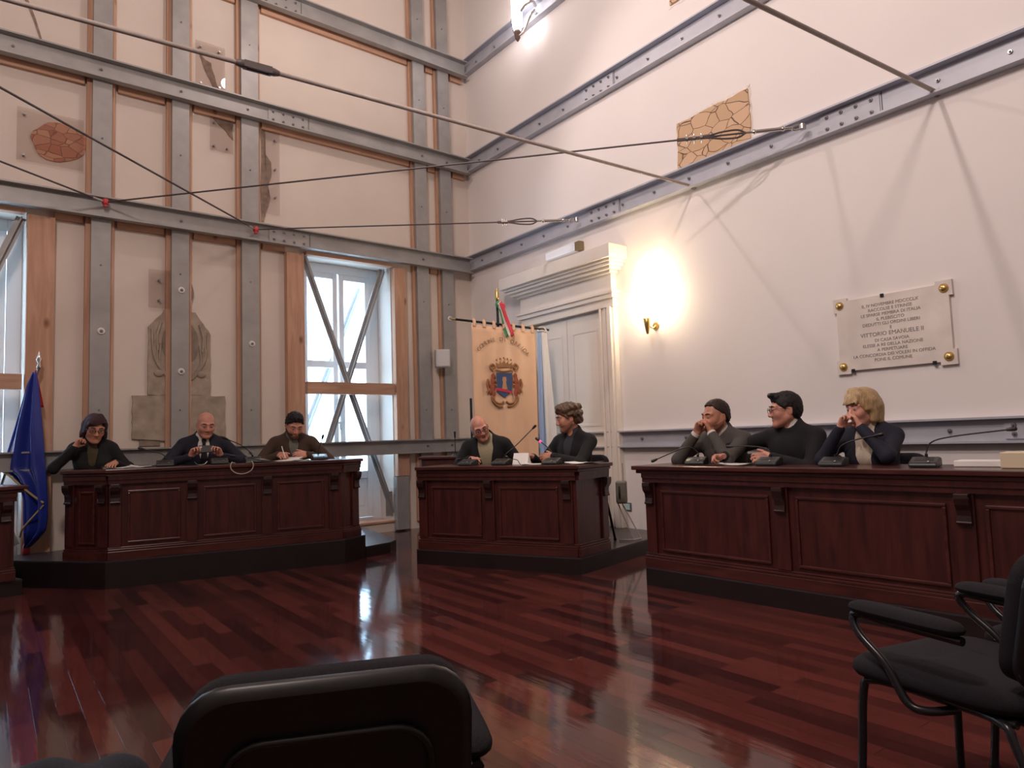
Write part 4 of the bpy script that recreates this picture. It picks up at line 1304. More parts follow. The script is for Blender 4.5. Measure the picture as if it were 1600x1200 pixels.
# ------------------------------------------------------------------ blue flag on a leaning pole
FT = place(-4.70, 6.72, ZL, 0)
t = thing('flag', 'dark blue flag with gold fringe on a leaning pole before the left window', 'flag', FT)
pp = [(-0.374, 0, 0.0), (0.16, 0, 1.75)]
fp = MB().tube(pp, 0.014, 10).build('pole', m_chrome, t)
MB().lathe([(0, 0.16), (0.010, 0.12), (0.026, 0.075), (0.008, 0.04), (0.022, 0.01), (0.012, -0.02), (0, -0.02)], 12, Matrix.Translation((0.164, 0, 1.765))).build('finial', m_chrome, fp)
MB().cyl((-0.374, 0, 0.0), (-0.374, 0, 0.06), 0.15, 0.12, 20).build('foot', m_black, t)
Zs = [1.72, 1.60, 1.40, 1.20, 1.0, 0.88, 0.80, 0.74, 0.64, 0.50, 0.34, 0.22, 0.13, 0.07]
XL = [0.12, 0.062, 0.004, -0.055, -0.11, -0.14, -0.155, -0.06, 0.015, 0.05, 0.055, 0.06, 0.07, 0.09]
XR = [0.17, 0.185, 0.20, 0.215, 0.235, 0.245, 0.255, 0.262, 0.272, 0.285, 0.29, 0.275, 0.20, 0.13]
P = []
for j in range(53):
    z = 1.72 - (1.72 - 0.07) * j / 52
    xl, xr = np.interp(-z, [-q for q in Zs], XL), np.interp(-z, [-q for q in Zs], XR)
    row = []
    for i in range(33):
        u = i / 32
        amp = 0.045 * min(1, (1.85 - z) * 1.5)
        row.append((xl + (xr - xl) * u, -0.03 + amp * math.sin(u * 13 + 0.5 * z) - 0.02 * u, z))
    P.append(row)
MB().sheet(P).build('cloth', plain('deep_blue_satin', (0.016, 0.032, 0.27), 0.45, var=0.1, scale=2), t, solid=0.004)
m_fr = plain('gold_fringe', (0.42, 0.30, 0.10), 0.7)
MB().tube(curve_pts([(-0.16, -0.05, 0.80), (-0.05, -0.085, 0.755), (0.06, -0.09, 0.66), (0.18, -0.09, 0.56), (0.275, -0.07, 0.48)], 6), 0.010, 6).tube(
    curve_pts([(0.28, -0.075, 0.46), (0.2, -0.095, 0.36), (0.1, -0.09, 0.25), (0.06, -0.07, 0.17)], 6), 0.008, 6).build('fringe', m_fr, t)
P = []
for j in range(12):
    v = j / 11
    P.append([(0.135 + 0.05 * v + dx * (0.3 + v * 0.9), -0.005 + 0.01 * math.sin(dx * 120), 1.74 - 0.36 * v) for dx in np.linspace(-0.01, 0.035, 6)])
MB().sheet(P).build('red_stripe', plain('red_satin', (0.50, 0.03, 0.03), 0.45), t, solid=0.003)
MB().lathe([(0.0, 0.11), (0.02, 0.10), (0.035, 0.03), (0.03, 0.0), (0.0, 0.0)], 12, Matrix.Translation((0.10, -0.04, 0.005))).build('red_tassel', m_red, t)


# ------------------------------------------------------------------ people: smooth bodies from blended volumes
class Vol:
    """a signed distance grid; volumes are blended in and the surface is taken out as one mesh"""

    def __init__(self, lo, hi, h):
        self.lo, self.h = np.array(lo, float), h
        self.n = np.ceil((np.array(hi) - self.lo) / h).astype(int) + 1
        self.F = np.full(self.n, 0.5, np.float32)

    def _put(self, c0, c1, fn, k, sub):
        m = k + 2.5 * self.h
        a = np.clip(np.floor((c0 - m - self.lo) / self.h).astype(int), 0, self.n)
        b = np.clip(np.ceil((c1 + m - self.lo) / self.h).astype(int) + 1, 0, self.n)
        if np.any(b <= a):
            return self
        ax = [self.lo[i] + self.h * np.arange(a[i], b[i]) for i in range(3)]
        X, Y, Z = np.meshgrid(*ax, indexing='ij', sparse=True)
        d = fn(X, Y, Z)
        s = tuple(slice(a[i], b[i]) for i in range(3))
        f = self.F[s]
        k = max(k, 1e-4)
        if sub:
            t = np.clip(0.5 - 0.5 * (f + d) / k, 0, 1)
            self.F[s] = f * (1 - t) - d * t + k * t * (1 - t)
        else:
            t = np.clip(0.5 + 0.5 * (f - d) / k, 0, 1)
            self.F[s] = f * (1 - t) + d * t - k * t * (1 - t)
        return self

    def cap(self, a, b, ra, rb=None, k=0.02, sub=False):
        rb = ra if rb is None else rb
        a, b = np.array(a, float), np.array(b, float)
        d = b - a
        L2 = max(float(d @ d), 1e-9)
        r = max(ra, rb)

        def fn(X, Y, Z):
            t = np.clip(((X - a[0]) * d[0] + (Y - a[1]) * d[1] + (Z - a[2]) * d[2]) / L2, 0, 1)
            return np.sqrt((X - a[0] - t * d[0]) ** 2 + (Y - a[1] - t * d[1]) ** 2 + (Z - a[2] - t * d[2]) ** 2) - (ra + (rb - ra) * t)
        return self._put(np.minimum(a, b) - r, np.maximum(a, b) + r, fn, k, sub)

    def ell(self, c, r, rot=None, k=0.02, sub=False):
        c, r = np.array(c, float), np.array(r, float)
        Q = np.eye(3) if rot is None else np.array(rot)
        m = r.max()

        def fn(X, Y, Z):
            x, y, z = X - c[0], Y - c[1], Z - c[2]
            p = [(Q[0, i] * x + Q[1, i] * y + Q[2, i] * z) for i in range(3)]
            k0 = np.sqrt((p[0] / r[0]) ** 2 + (p[1] / r[1]) ** 2 + (p[2] / r[2]) ** 2)
            k1 = np.sqrt((p[0] / r[0] ** 2) ** 2 + (p[1] / r[1] ** 2) ** 2 + (p[2] / r[2] ** 2) ** 2)
            return k0 * (k0 - 1) / np.maximum(k1, 1e-6)
        return self._put(c - m, c + m, fn, k, sub)

    def cut(self, fn):
        """keep only where fn <= 0"""
        ax = [self.lo[i] + self.h * np.arange(self.n[i]) for i in range(3)]
        X, Y, Z = np.meshgrid(*ax, indexing='ij', sparse=True)
        self.F = np.maximum(self.F, fn(X, Y, Z).astype(np.float32))
        return self

    def rough(self, amp, f, seed=0):
        ax = [self.lo[i] + self.h * np.arange(self.n[i]) for i in range(3)]
        X, Y, Z = np.meshgrid(*ax, indexing='ij', sparse=True)
        s = seed
        self.F = self.F + (amp * (np.sin(X * f + 1.7 * np.sin(Z * f * 0.7 + s)) * np.sin(Y * f * 0.9 + s + 1.3 * np.sin(X * f * 0.6)) + 0.6 * np.sin(Z * f * 0.6 + X * f * 0.9 + s) * np.sin(Y * f * 0.8 + 1.1 * np.sin(Z * f * 0.5)))).astype(np.float32)
        return self

    def mesh(self):
        F = self.F
        S = F < 0
        cnt = np.zeros(np.array(S.shape) - 1, np.int8)
        for i in (0, 1):
            for j in (0, 1):
                for k in (0, 1):
                    cnt += S[i:S.shape[0] - 1 + i, j:S.shape[1] - 1 + j, k:S.shape[2] - 1 + k]
        act = (cnt > 0) & (cnt < 8)
        ci = np.argwhere(act)
        if len(ci) == 0:
            return [], []
        idx = np.full(act.shape, -1, np.int64)
        idx[act] = np.arange(len(ci))
        acc = np.zeros((len(ci), 3))
        num = np.zeros(len(ci))
        offs = [(i, j, k) for i in (0, 1) for j in (0, 1) for k in (0, 1)]
        for a in offs:
            for ax in range(3):
                if a[ax] == 0:
                    b = list(a)
                    b[ax] = 1
                    fa = F[ci[:, 0] + a[0], ci[:, 1] + a[1], ci[:, 2] + a[2]]
                    fb = F[ci[:, 0] + b[0], ci[:, 1] + b[1], ci[:, 2] + b[2]]
                    m = (fa < 0) != (fb < 0)
                    t = np.where(m, fa / np.where(m, fa - fb, 1), 0)
                    p = np.repeat(np.array([a], float), len(ci), 0)
                    p[:, ax] += t
                    acc[m] += p[m]
                    num[m] += 1
        V = self.lo + self.h * (ci + acc / num[:, None])
        faces = []
        for ax in range(3):
            u, v = [(1, 2), (2, 0), (0, 1)][ax]
            sl0, sl1 = [slice(None)] * 3, [slice(None)] * 3
            sl0[ax], sl1[ax] = slice(0, -1), slice(1, None)
            a, b = S[tuple(sl0)], S[tuple(sl1)]
            for flip in (False, True):
                e = np.argwhere((a & ~b) if not flip else (~a & b))
                e = e[(e[:, u] > 0) & (e[:, v] > 0) & (e[:, u] < S.shape[u] - 1) & (e[:, v] < S.shape[v] - 1)]
                q = []
                for du, dv in ((-1, -1), (0, -1), (0, 0), (-1, 0)):
                    w = e.copy()
                    w[:, u] += du
                    w[:, v] += dv
                    q.append(idx[w[:, 0], w[:, 1], w[:, 2]])
                q = np.stack(q, 1)
                faces.append(q[:, ::-1] if flip else q)
        return V, np.concatenate(faces)

    def build(self, name, mat, parent):
        V, f = self.mesh()
        me = bpy.data.meshes.new(name)
        me.vertices.add(len(V))
        me.vertices.foreach_set('co', np.asarray(V, np.float32).ravel())
        me.loops.add(len(f) * 4)
        me.loops.foreach_set('vertex_index', np.asarray(f, np.int32).ravel())
        me.polygons.add(len(f))
        me.polygons.foreach_set('loop_start', np.arange(0, len(f) * 4, 4, dtype=np.int32))
        me.polygons.foreach_set('use_smooth', np.ones(len(f), bool))
        me.update(calc_edges=True)
        me.validate()
        me.materials.append(mat)
        o = bpy.data.objects.new(name, me)
        COL.objects.link(o)
        o.parent = parent
        return o


def skin_mat(name, col):
    m = plain(name, col, 0.5, var=0.10, scale=22, bump=0.03)
    m.node_tree.nodes['Principled BSDF'].inputs['Subsurface Weight'].default_value = 0.08
    m.node_tree.nodes['Principled BSDF'].inputs['Subsurface Radius'].default_value = (0.01, 0.004, 0.002)
    return m


def nv(v):
    v = np.array(v, float)
    return v / np.linalg.norm(v)


def ik(S, W, la, lb, pole):
    S, W = np.array(S, float), np.array(W, float)
    d = W - S
    D = min(np.linalg.norm(d), (la + lb) * 0.995)
    u = nv(d)
    x = (la * la - lb * lb + D * D) / (2 * D)
    h = math.sqrt(max(la * la - x * x, 0))
    p = np.array(pole, float)
    p = p - u * (p @ u)
    return S + u * x + nv(p) * h, S + u * D


def hand(vol, W, d, th, side, curl=(20, 30, 20), spread=6, sc=1.0, thumb=35):
    """side -1: the person's right hand (image left); +1: left hand. d: knuckle direction, th: towards the thumb"""
    d = nv(d)
    l = nv(np.array(th, float) - d * (np.array(th, float) @ d))
    n = side * np.cross(d, l)
    W = np.array(W, float)
    vol.ell(W + d * 0.052 * sc, (0.036 * sc, 0.015 * sc, 0.05 * sc), np.stack([l, n, d], 1), k=0.012)
    for i, (o, L, rr, st) in enumerate(((0.030, 0.072, 0.0092, 0.088), (0.010, 0.080, 0.0094, 0.092), (-0.011, 0.074, 0.009, 0.088), (-0.030, 0.058, 0.0080, 0.078))):
        p = W + d * st * sc + l * o * sc
        vol.cap(W + d * 0.012 * sc + l * o * 0.45 * sc, p, 0.014 * sc, 0.0105 * sc, k=0.010)
        a = 0.0
        q = p
        dd = nv(d + l * math.tan(R(spread)) * (1.5 - i) * 0.5)
        for s, (fr, c) in enumerate(zip((0.45, 0.31, 0.24), curl)):
            a += R(c * (1 + 0.08 * i))
            e = q + (dd * math.cos(a) + n * math.sin(a)) * L * fr * sc
            vol.cap(q, e, rr * sc * (1 - 0.06 * s), rr * sc * (0.93 - 0.08 * s), k=0.004)
            q = e
    b = W + d * 0.022 * sc + l * 0.024 * sc
    t1 = nv(d * 0.75 + l * math.sin(R(thumb)) * 1.2 + n * 0.35)
    m = b + t1 * 0.048 * sc
    t2 = nv(t1 + n * 0.35 + d * 0.25)
    vol.cap(W + d * 0.008 * sc + l * 0.012 * sc, b, 0.015 * sc, 0.015 * sc, k=0.012)
    vol.cap(b, m, 0.0135 * sc, 0.0105 * sc, k=0.008)
    vol.cap(m, m + t2 * 0.034 * sc, 0.0105 * sc, 0.0085 * sc, k=0.005)


def rotm(yaw, pitch, roll):
    return np.array(Matrix.Rotation(R(yaw), 3, 'Z') @ Matrix.Rotation(R(pitch), 3, 'X') @ Matrix.Rotation(R(roll), 3, 'Y'))


def head(vol, c, Q, female=False, s=1.0, lid=0.001):
    T = lambda x, y, z: np.array(c) + Q @ (np.array((x, y, z), float) * s)
    E = lambda p, r, k=0.02, sub=False: vol.ell(T(*p), np.array(r) * s, Q, k * s, sub)
    K = lambda a, b, ra, rb=None, k=0.015, sub=False: vol.cap(T(*a), T(*b), ra * s, (ra if rb is None else rb) * s, k * s, sub)
    jw = 0.9 if female else 1.0
    E((0, 0.014, 0.032), (0.076, 0.096, 0.088))
    E((0, -0.028, -0.030), (0.062 * jw, 0.064, 0.082), 0.03)
    for x in (-1, 1):
        K((x * 0.055 * jw, 0.006, -0.048), (x * 0.020, -0.066, -0.094), 0.022, 0.018, 0.03)
        K((x * 0.052, -0.070, 0.030), (x * 0.012, -0.087, 0.028), 0.012, 0.010, 0.014)
        E((x * 0.042, -0.062, -0.020), (0.024, 0.02, 0.026), 0.035)
        E((x * 0.031, -0.099, 0.008), (0.019, 0.015, 0.013), 0.012, True)
        E((x * 0.076, 0.014, -0.008), (0.010, 0.020, 0.032), 0.008)
        E((x * 0.086, 0.008, -0.006), (0.006, 0.010, 0.018), 0.006, True)
        E((x * 0.0125, -0.100, -0.033), (0.010, 0.011, 0.009), 0.008)
        E((x * 0.031, -0.0802, 0.0105 - lid), (0.0140, 0.0142, 0.0110), 0.003)
        E((x * 0.031, -0.0790, 0.0005), (0.0135, 0.0125, 0.0080), 0.003)
        K((x * 0.046, -0.082, 0.016), (x * 0.016, -0.089, 0.014), 0.0045, 0.004, 0.006)
    E((0, -0.074, -0.098), (0.024 * jw, 0.02, 0.018), 0.02)
    K((0, -0.088, 0.018), (0, -0.109, -0.026), 0.0085, 0.0125, 0.012)
    K((-0.020, -0.0845, -0.058), (0.020, -0.0845, -0.058), 0.0065, 0.0065, 0.006)
    K((-0.016, -0.0835, -0.0695), (0.016, -0.0835, -0.0695), 0.0075, 0.0075, 0.006)
    K((-0.013, -0.0945, -0.0635), (0.013, -0.0945, -0.0635), 0.0018, 0.0018, 0.003, True)
    return T


def hair_vol(c, Q, s, style):
    lo = np.array(c) - 0.21
    hi = np.array(c) + 0.21
    v = Vol(lo, hi, 0.005)
    T = lambda x, y, z: np.array(c) + Q @ (np.array((x, y, z), float) * s)
    Qi = Q.T

    def loc(X, Y, Z):
        x, y, z = X - c[0], Y - c[1], Z - c[2]
        return [(Qi[i, 0] * x + Qi[i, 1] * y + Qi[i, 2] * z) / s for i in range(3)]
    E = lambda p, r, k=0.02, sub=False: v.ell(T(*p), np.array(r) * s, Q, k * s, sub)
    K = lambda a, b, ra, rb=None, k=0.02: v.cap(T(*a), T(*b), ra * s, (ra if rb is None else rb) * s, k * s)
    if style in ('short', 'quiff', 'receding', 'curly'):
        g = {'short': 0.015, 'quiff': 0.013, 'receding': 0.011, 'curly': 0.022}[style]
        E((0, 0.016, 0.036), (0.076 + g * 0.8, 0.096 + g, 0.088 + g))
        E((0, 0.048, -0.015), (0.064 + g * 0.6, 0.056 + g, 0.062), 0.03)
        if style == 'quiff':
            for x in (-0.03, 0.0, 0.03):
                K((x, -0.055, 0.100), (x * 1.05, -0.084, 0.113), 0.026, 0.017, 0.02)
        if style == 'short':
            E((0, -0.025, 0.105), (0.062, 0.058, 0.040))
        if style == 'curly':
            for a in np.linspace(0, 2 * PI, 12, endpoint=False):
                E((0.075 * math.cos(a), 0.03 + 0.085 * math.sin(a), 0.075), (0.036, 0.036, 0.034), 0.012)
                E((0.082 * math.cos(a), 0.035 + 0.085 * math.sin(a), 0.02), (0.030, 0.032, 0.034), 0.012)
            E((0, 0.085, -0.04), (0.07, 0.04, 0.05))
            K((-0.03, -0.055, 0.112), (0.04, -0.058, 0.108), 0.026)
        v.rough({'short': 0.0048, 'curly': 0.0055}.get(style, 0.0018), 150 if style != 'curly' else 95, 1.0)
        z0, y0 = {'short': (0.080, -0.080), 'quiff': (0.076, -0.086), 'receding': (0.084, -0.060), 'curly': (0.068, -0.085)}[style]

        def cutf(X, Y, Z):
            x, y, z = loc(X, Y, Z)
            front = (-(0.72 * (y - y0) + 0.69 * (z - z0)) + (0.22 * np.maximum(0, 0.055 - np.abs(np.abs(x) - 0.045)) if style == 'receding' else 0.0)) * s
            keep = np.minimum(front, 1.0) + 0.0035 * np.sin(x * 170 + 0.6) * s
            low = (-0.075 - z) * s
            f = np.maximum(keep, low)
            f = np.maximum(f, np.where((y < 0.036) & (y > -0.012) & (z < 0.020) & (np.abs(x) > 0.05), 0.004, -1.0))
            f = np.maximum(f, np.where((y < 0.02) & (z < -0.02), 0.004, -1.0))
            return f
        v.cut(cutf)
    else:
        bob = style == 'blonde_bob'
        E((0, 0.014, 0.042), (0.092, 0.112, 0.098))
        for x in (-1, 1):
            if bob:
                K((x * 0.062, 0.015, 0.03), (x * 0.072, 0.005, -0.075), 0.038, 0.026, 0.03)
                K((x * 0.045, 0.065, 0.0), (x * 0.05, 0.06, -0.09), 0.05, 0.034, 0.03)
                K((x * 0.05, -0.045, 0.09), (x * 0.078, -0.035, 0.0), 0.026, 0.016, 0.02)
            else:
                K((x * 0.068, 0.015, 0.03), (x * 0.080, 0.005, -0.045), 0.036, 0.028, 0.03)
                K((x * 0.080, 0.005, -0.045), (x * 0.100, -0.005, -0.075), 0.026, 0.012, 0.02)
                K((x * 0.04, 0.065, 0.0), (x * 0.045, 0.062, -0.07), 0.05, 0.034, 0.03)
                K((x * 0.055, -0.04, 0.085), (x * 0.078, -0.035, -0.02), 0.022, 0.014, 0.02)
        if bob:
            for x in (-0.05, -0.025, 0.0, 0.025, 0.05):
                K((x * 0.7, -0.04, 0.12), (x, -0.092, 0.045), 0.022, 0.012, 0.015)
        else:
            K((0.02, -0.03, 0.12), (-0.055, -0.078, 0.07), 0.03, 0.02)
            K((0.02, -0.03, 0.12), (0.055, -0.07, 0.08), 0.022, 0.016)
        v.rough(0.0012, 90, 2.0)

        def cutf(X, Y, Z):
            x, y, z = loc(X, Y, Z)
            zc, hw = (0.036, 0.060) if bob else (0.060, 0.058)
            face = np.minimum(np.minimum(-(y + 0.018), hw - np.abs(x) - 0.10 * np.maximum(z, 0)), zc + (0.22 * np.abs(x + 0.02) if bob else 0.35 * x) - z) * s
            return face
        v.cut(cutf)
    return v


def person(label, M, sp):
    t = thing('person', label, 'person', M)
    s = sp.get('scale', 1.0)
    fem = sp.get('female', False)
    lean, side = sp.get('lean', 8), sp.get('side', 0)
    tw = sp.get('twist', 0)
    B = rotm(tw, lean, side)
    P = np.array((sp.get('px', 0.0), 0, 0.555))
    up = lambda x, y, z: P + B @ np.array((x, y, z), float)
    sw = (0.165 if fem else 0.185) * s
    ch, nb = up(0, 0, 0.36), up(0, 0.005, 0.515)
    hq = rotm(*sp['head'])
    hs = sp.get('hs', 1.04)
    hc = up(0, 0.0, 0.515) + np.array(sp.get('hoff', (0, -0.03, 0))) + hq @ np.array((0, -0.02, 0.115)) * hs * 0.6 + np.array((0, 0, 0.115)) * hs * 0.42
    SH = {-1: up(-sw, 0.0, 0.428), 1: up(sw, 0.0, 0.428)}
    KN = sp.get('knees', {sd: (sd * 0.13 + P[0] * 0.6, -0.40, 0.52) for sd in (-1, 1)})
    AN = sp.get('ankles', {sd: (sd * 0.12 + P[0] * 0.6, -0.29, 0.09) for sd in (-1, 1)})
    arms = {}
    for sd, key in ((-1, 'L'), (1, 'R')):
        a = sp[key]
        el, W = ik(SH[sd], a['w'], 0.285 * s, 0.255 * s, a.get('pole', (sd * 0.6, 0.1, -0.8)))
        arms[sd] = (el, W, a)
    lo, hi = np.array((-0.62, -0.68, 0.0)), np.array((0.62, 0.34, 1.50))
    allp = np.array([arms[k][i] for k in arms for i in (0, 1)] + [hc] + [np.array(q, float) for q in list(KN.values()) + list(AN.values())])
    lo[:2] = np.minimum(lo[:2] * 0 + allp.min(0)[:2] - 0.24, (-0.34, -0.62))
    hi[:2] = np.maximum(allp.max(0)[:2] + 0.24, (0.34, 0.28))

    def trunk(v, g, thick=1.0):
        v.cap(up(-0.085, 0.0, 0.0), up(0.085, 0.0, 0.0), 0.115 + g, k=0.05)
        v.ell(up(0, -0.01, 0.16), (0.145 * s + g, 0.108 * thick + g, 0.17), B, 0.06)
        v.ell(up(0, -0.012, 0.33), (0.165 * s + g, 0.115 * thick + g, 0.16), B, 0.06)
        v.cap(up(-sw + 0.03, 0.005, 0.418), up(sw - 0.03, 0.005, 0.418), 0.056 + g, k=0.05)
        for sd in (-1, 1):
            v.cap(SH[sd] * 0.75 + nb * 0.25, nb, 0.042 + g, 0.046 + g, 0.045)
        if fem:
            for sd in (-1, 1):
                v.ell(up(sd * 0.075, -0.105, 0.30), (0.062 + g, 0.05 + g, 0.06 + g), B, 0.04)

    def sleeves(v, g, stop=1.0):
        for sd in (-1, 1):
            el, W, a = arms[sd]
            w2 = el + (W - el) * stop
            v.cap(SH[sd], el, (0.048 - 0.006 * fem) * s + g, 0.042 * s + g * 0.9, 0.04)
            v.cap(el, w2, 0.042 * s + g * 0.9, 0.030 * s + g * 0.8, 0.02)
    # body: one continuous surface
    v = Vol(lo, hi, 0.0062)
    trunk(v, -0.006)
    sleeves(v, -0.006)
    for sd in (-1, 1):
        el, W, a = arms[sd]
        v.cap(el, W, 0.038 * s, 0.0245 * s, 0.02)
        hip = up(sd * 0.09, -0.02, 0.0)
        kn = np.array(KN[sd], float)
        an = np.array(AN[sd], float)
        v.cap(hip, kn, 0.078, 0.052, 0.04).cap(kn, an, 0.05, 0.036, 0.02).cap(an + (0, 0, -0.05), an + (0, -0.13, -0.055), 0.036, 0.03, 0.02)
        hand(v, W, a['d'], a['t'], sd, a.get('curl', (25, 35, 25)), a.get('spread', 5), s * (0.93 if fem else 1.0), a.get('thumb', 35))
    v.cap(nb - B @ np.array((0, 0, 0.03)), hc + hq @ np.array((0, 0.02, -0.06)), 0.056 if not fem else 0.047, 0.055 if not fem else 0.046, 0.03)
    T = head(v, hc, hq, fem, hs, sp.get('lid', 0.001))
    body = v.build('body', sp['skin'], t)
    # eyes and brows
    for x in (-1, 1):
        MB().ball(tuple(T(x * 0.031, -0.0835, 0.0075)), (0.0122 * hs,) * 3, 12, 9).build('eye', m_eye, body)
        MB().ball(tuple(T(x * 0.031 + sp.get('gaze', 0.0), -0.0912, 0.0055)), (0.0050 * hs,) * 3, 10, 7).build('iris', m_iris, body)
    if sp.get('brow'):
        for x in (-1, 1):
            MB().tube(curve_pts([tuple(T(x * 0.05, -0.081, 0.030)), tuple(T(x * 0.034, -0.0935, 0.0365)), tuple(T(x * 0.014, -0.097, 0.031))], 4), 0.0036, 6).build('eyebrow', sp['brow'], t)
    MB().tube(curve_pts([tuple(T(-0.019, -0.0865, -0.0672)), tuple(T(-0.01, -0.0915, -0.0640)), tuple(T(0.01, -0.0915, -0.0640)), tuple(T(0.019, -0.0865, -0.0672))], 5), 0.0032, 6).build('lips', m_lips, body)
    if sp.get('hair'):
        hair_vol(hc, hq, hs, sp['hair']).build('hair', sp['hairmat'], t)
    if sp.get('beard'):
        bv = Vol(hc - 0.17, hc + 0.15, 0.005)
        head(bv, hc, hq, fem, hs, sp.get('lid', 0.001))
        bv.F -= 0.0026
        Qi = hq.T

        def bc(X, Y, Z):
            x, y, z = [(Qi[i, 0] * (X - hc[0]) + Qi[i, 1] * (Y - hc[1]) + Qi[i, 2] * (Z - hc[2])) / hs for i in range(3)]
            top = z + 0.047 - 0.35 * np.maximum(0, y + 0.05)
            mouth = np.minimum(0.026 - np.abs(x), 0.011 - np.abs(z + 0.0635))
            return np.maximum(np.maximum(top, np.where(y < -0.06, mouth, -1)), np.maximum(y - 0.012, -0.118 - z))
        bv.cut(bc)
        bv.build('beard', sp['beard'], t)
    if sp.get('glasses'):
        g = MB()
        for x in (-1, 1):
            g.tube([tuple(T(x * 0.033 + 0.024 * math.cos(a), -0.108 + 0.004 * abs(math.cos(a)), 0.006 + 0.0165 * math.sin(a))) for a in np.linspace(0, 2 * PI, 21)], 0.0021 * sp.get('gw', 1), 6)
            g.tube([tuple(T(x * 0.057, -0.105, 0.010)), tuple(T(x * 0.076, -0.06, 0.012)), tuple(T(x * 0.081, 0.0, 0.012)), tuple(T(x * 0.080, 0.025, 0.0))], 0.0019 * sp.get('gw', 1), 6)
        g.tube([tuple(T(-0.010, -0.108, 0.009)), tuple(T(0, -0.111, 0.012)), tuple(T(0.010, -0.108, 0.009))], 0.002, 6)
        g.build('glasses', sp['glasses'], t)
    # clothes
    if sp.get('shirt'):
        sv = Vol(lo, hi, 0.0075)
        trunk(sv, 0.004)
        n1 = nb + (hc + hq @ np.array((0, 0.02, -0.06)) - nb) * 0.38
        sv.cap(nb - B @ np.array((0, 0, 0.04)), n1, 0.068, 0.062, 0.02)
        Qb = B.T
        sv.cut(lambda X, Y, Z: Qb[2, 0] * (X - P[0]) + Qb[2, 1] * (Y - P[1]) + Qb[2, 2] * (Z - P[2]) - 0.575 + 0.25 * np.maximum(0, -(Qb[1, 0] * (X - P[0]) + Qb[1, 1] * (Y - P[1]) + Qb[1, 2] * (Z - P[2])) - 0.0))
        # collar opening
        sv.cap(nb + B @ np.array((0, -0.02, -0.03)), nb + B @ np.array((0, -0.10, 0.06)), 0.008 if not sp.get('open_collar') else 0.03, 0.03, 0.01, True)
        sv.build('shirt', sp['shirt'], t)
    jv = Vol(lo, hi, 0.0075)
    g = sp.get('bulk', 0.012)
    trunk(jv, g, 1.03)
    sleeves(jv, g * 0.75, sp.get('stop', 0.97))
    jv.cap(nb - B @ np.array((0, 0, 0.03)), nb + B @ np.array((0, 0.012, 0.015)), 0.064 + g * 0.6, 0.066 + g * 0.4, 0.03)
    if sp.get('neck', 'v') == 'v':
        dp, wd = sp.get('vdepth', 0.26), sp.get('vw', 0.06)
        jv.cap(nb + B @ np.array((0, -0.12, 0.02)), nb + B @ np.array((0, -0.165, -dp)), wd + 0.03, 0.018, 0.015, True)
        jv.cap(nb + B @ np.array((0, -0.01, 0.0)), nb + B @ np.array((0, -0.06, 0.12)), 0.07, 0.08, 0.01, True)
    else:
        jv.cap(nb + B @ np.array((0, -0.01, 0.012)), nb + B @ np.array((0, -0.05, 0.12)), 0.062, 0.08, 0.01, True)
    jv.rough(0.0018, 38, sp.get('seed', 0))
    jv.build(sp.get('top_name', 'jacket'), sp['top'], t)
    if sp.get('cuff'):
        cf = MB()
        for sd in (-1, 1):
            el, W, a = arms[sd]
            u = (W - el) / np.linalg.norm(W - el)
            cf.cyl(tuple(W - u * 0.022), tuple(W + u * 0.004), 0.036 * s, 0.034 * s, 16)
        cf.build('cuffs', sp['cuff'], t)
    tv = Vol(lo, hi, 0.0095)
    tv.cap(up(-0.085, 0, 0), up(0.085, 0, 0), 0.123, k=0.04).cap(up(-0.07, 0, 0.08), up(0.07, 0, 0.08), 0.105, k=0.05)
    for sd in (-1, 1):
        hip = up(sd * 0.09, -0.02, 0.0)
        kn = np.array(KN[sd], float)
        an = (np.array(AN[sd], float) + (0, 0, 0.01))
        tv.cap(hip, kn, 0.09, 0.066, 0.03).cap(kn, an, 0.064, 0.054, 0.02)
    tv.build('trousers', sp.get('legs', m_trouser), t)
    return t, T, arms, nb, B


m_eye = plain('eye_white', (0.22, 0.18, 0.165), 0.45)
m_iris = plain('dark_iris', (0.025, 0.015, 0.01), 0.15)
m_lips = plain('lip_colour', (0.38, 0.14, 0.11), 0.6)
m_trouser = plain('dark_trousers', (0.02, 0.021, 0.028), 0.9)
m_jeans = plain('navy_denim', (0.012, 0.014, 0.022), 0.95, var=0.3, scale=250, bump=0.2)
sk = skin_mat('skin_rosy', (0.56, 0.26, 0.19))
sk2 = skin_mat('skin_tan', (0.50, 0.23, 0.15))
sk3 = skin_mat('skin_fair', (0.62, 0.31, 0.24))
h_dark = plain('dark_brown_hair', (0.030, 0.016, 0.013), 0.6, var=0.5, scale=60, stretch=(4, 4, 0.5), bump=0.25, spec=0.3)
h_black = plain('black_hair', (0.012, 0.010, 0.012), 0.6, var=0.5, scale=60, stretch=(4, 4, 0.5), bump=0.25, spec=0.3)
h_auburn = plain('dark_auburn_hair', (0.042, 0.016, 0.022), 0.6, var=0.5, scale=60, stretch=(4, 4, 0.5), bump=0.25, spec=0.3)
h_curl = plain('brown_curly_hair', (0.085, 0.042, 0.022), 0.5, var=0.5, scale=60, bump=0.5)
h_blond = plain('blonde_hair', (0.40, 0.27, 0.135), 0.45, var=0.4, scale=40, stretch=(5, 5, 0.25), bump=0.2)
h_stub = plain('dark_stubble', (0.10, 0.045, 0.03), 0.8, var=0.4, scale=300)
h_stub2 = plain('light_stubble', (0.27, 0.115, 0.075), 0.8, var=0.3, scale=300)
c_navy = plain('navy_suit_cloth', (0.007, 0.008, 0.020), 0.85, var=0.2, scale=200)
c_blk = plain('black_cloth', (0.006, 0.0055, 0.008), 0.9, var=0.2, scale=200)
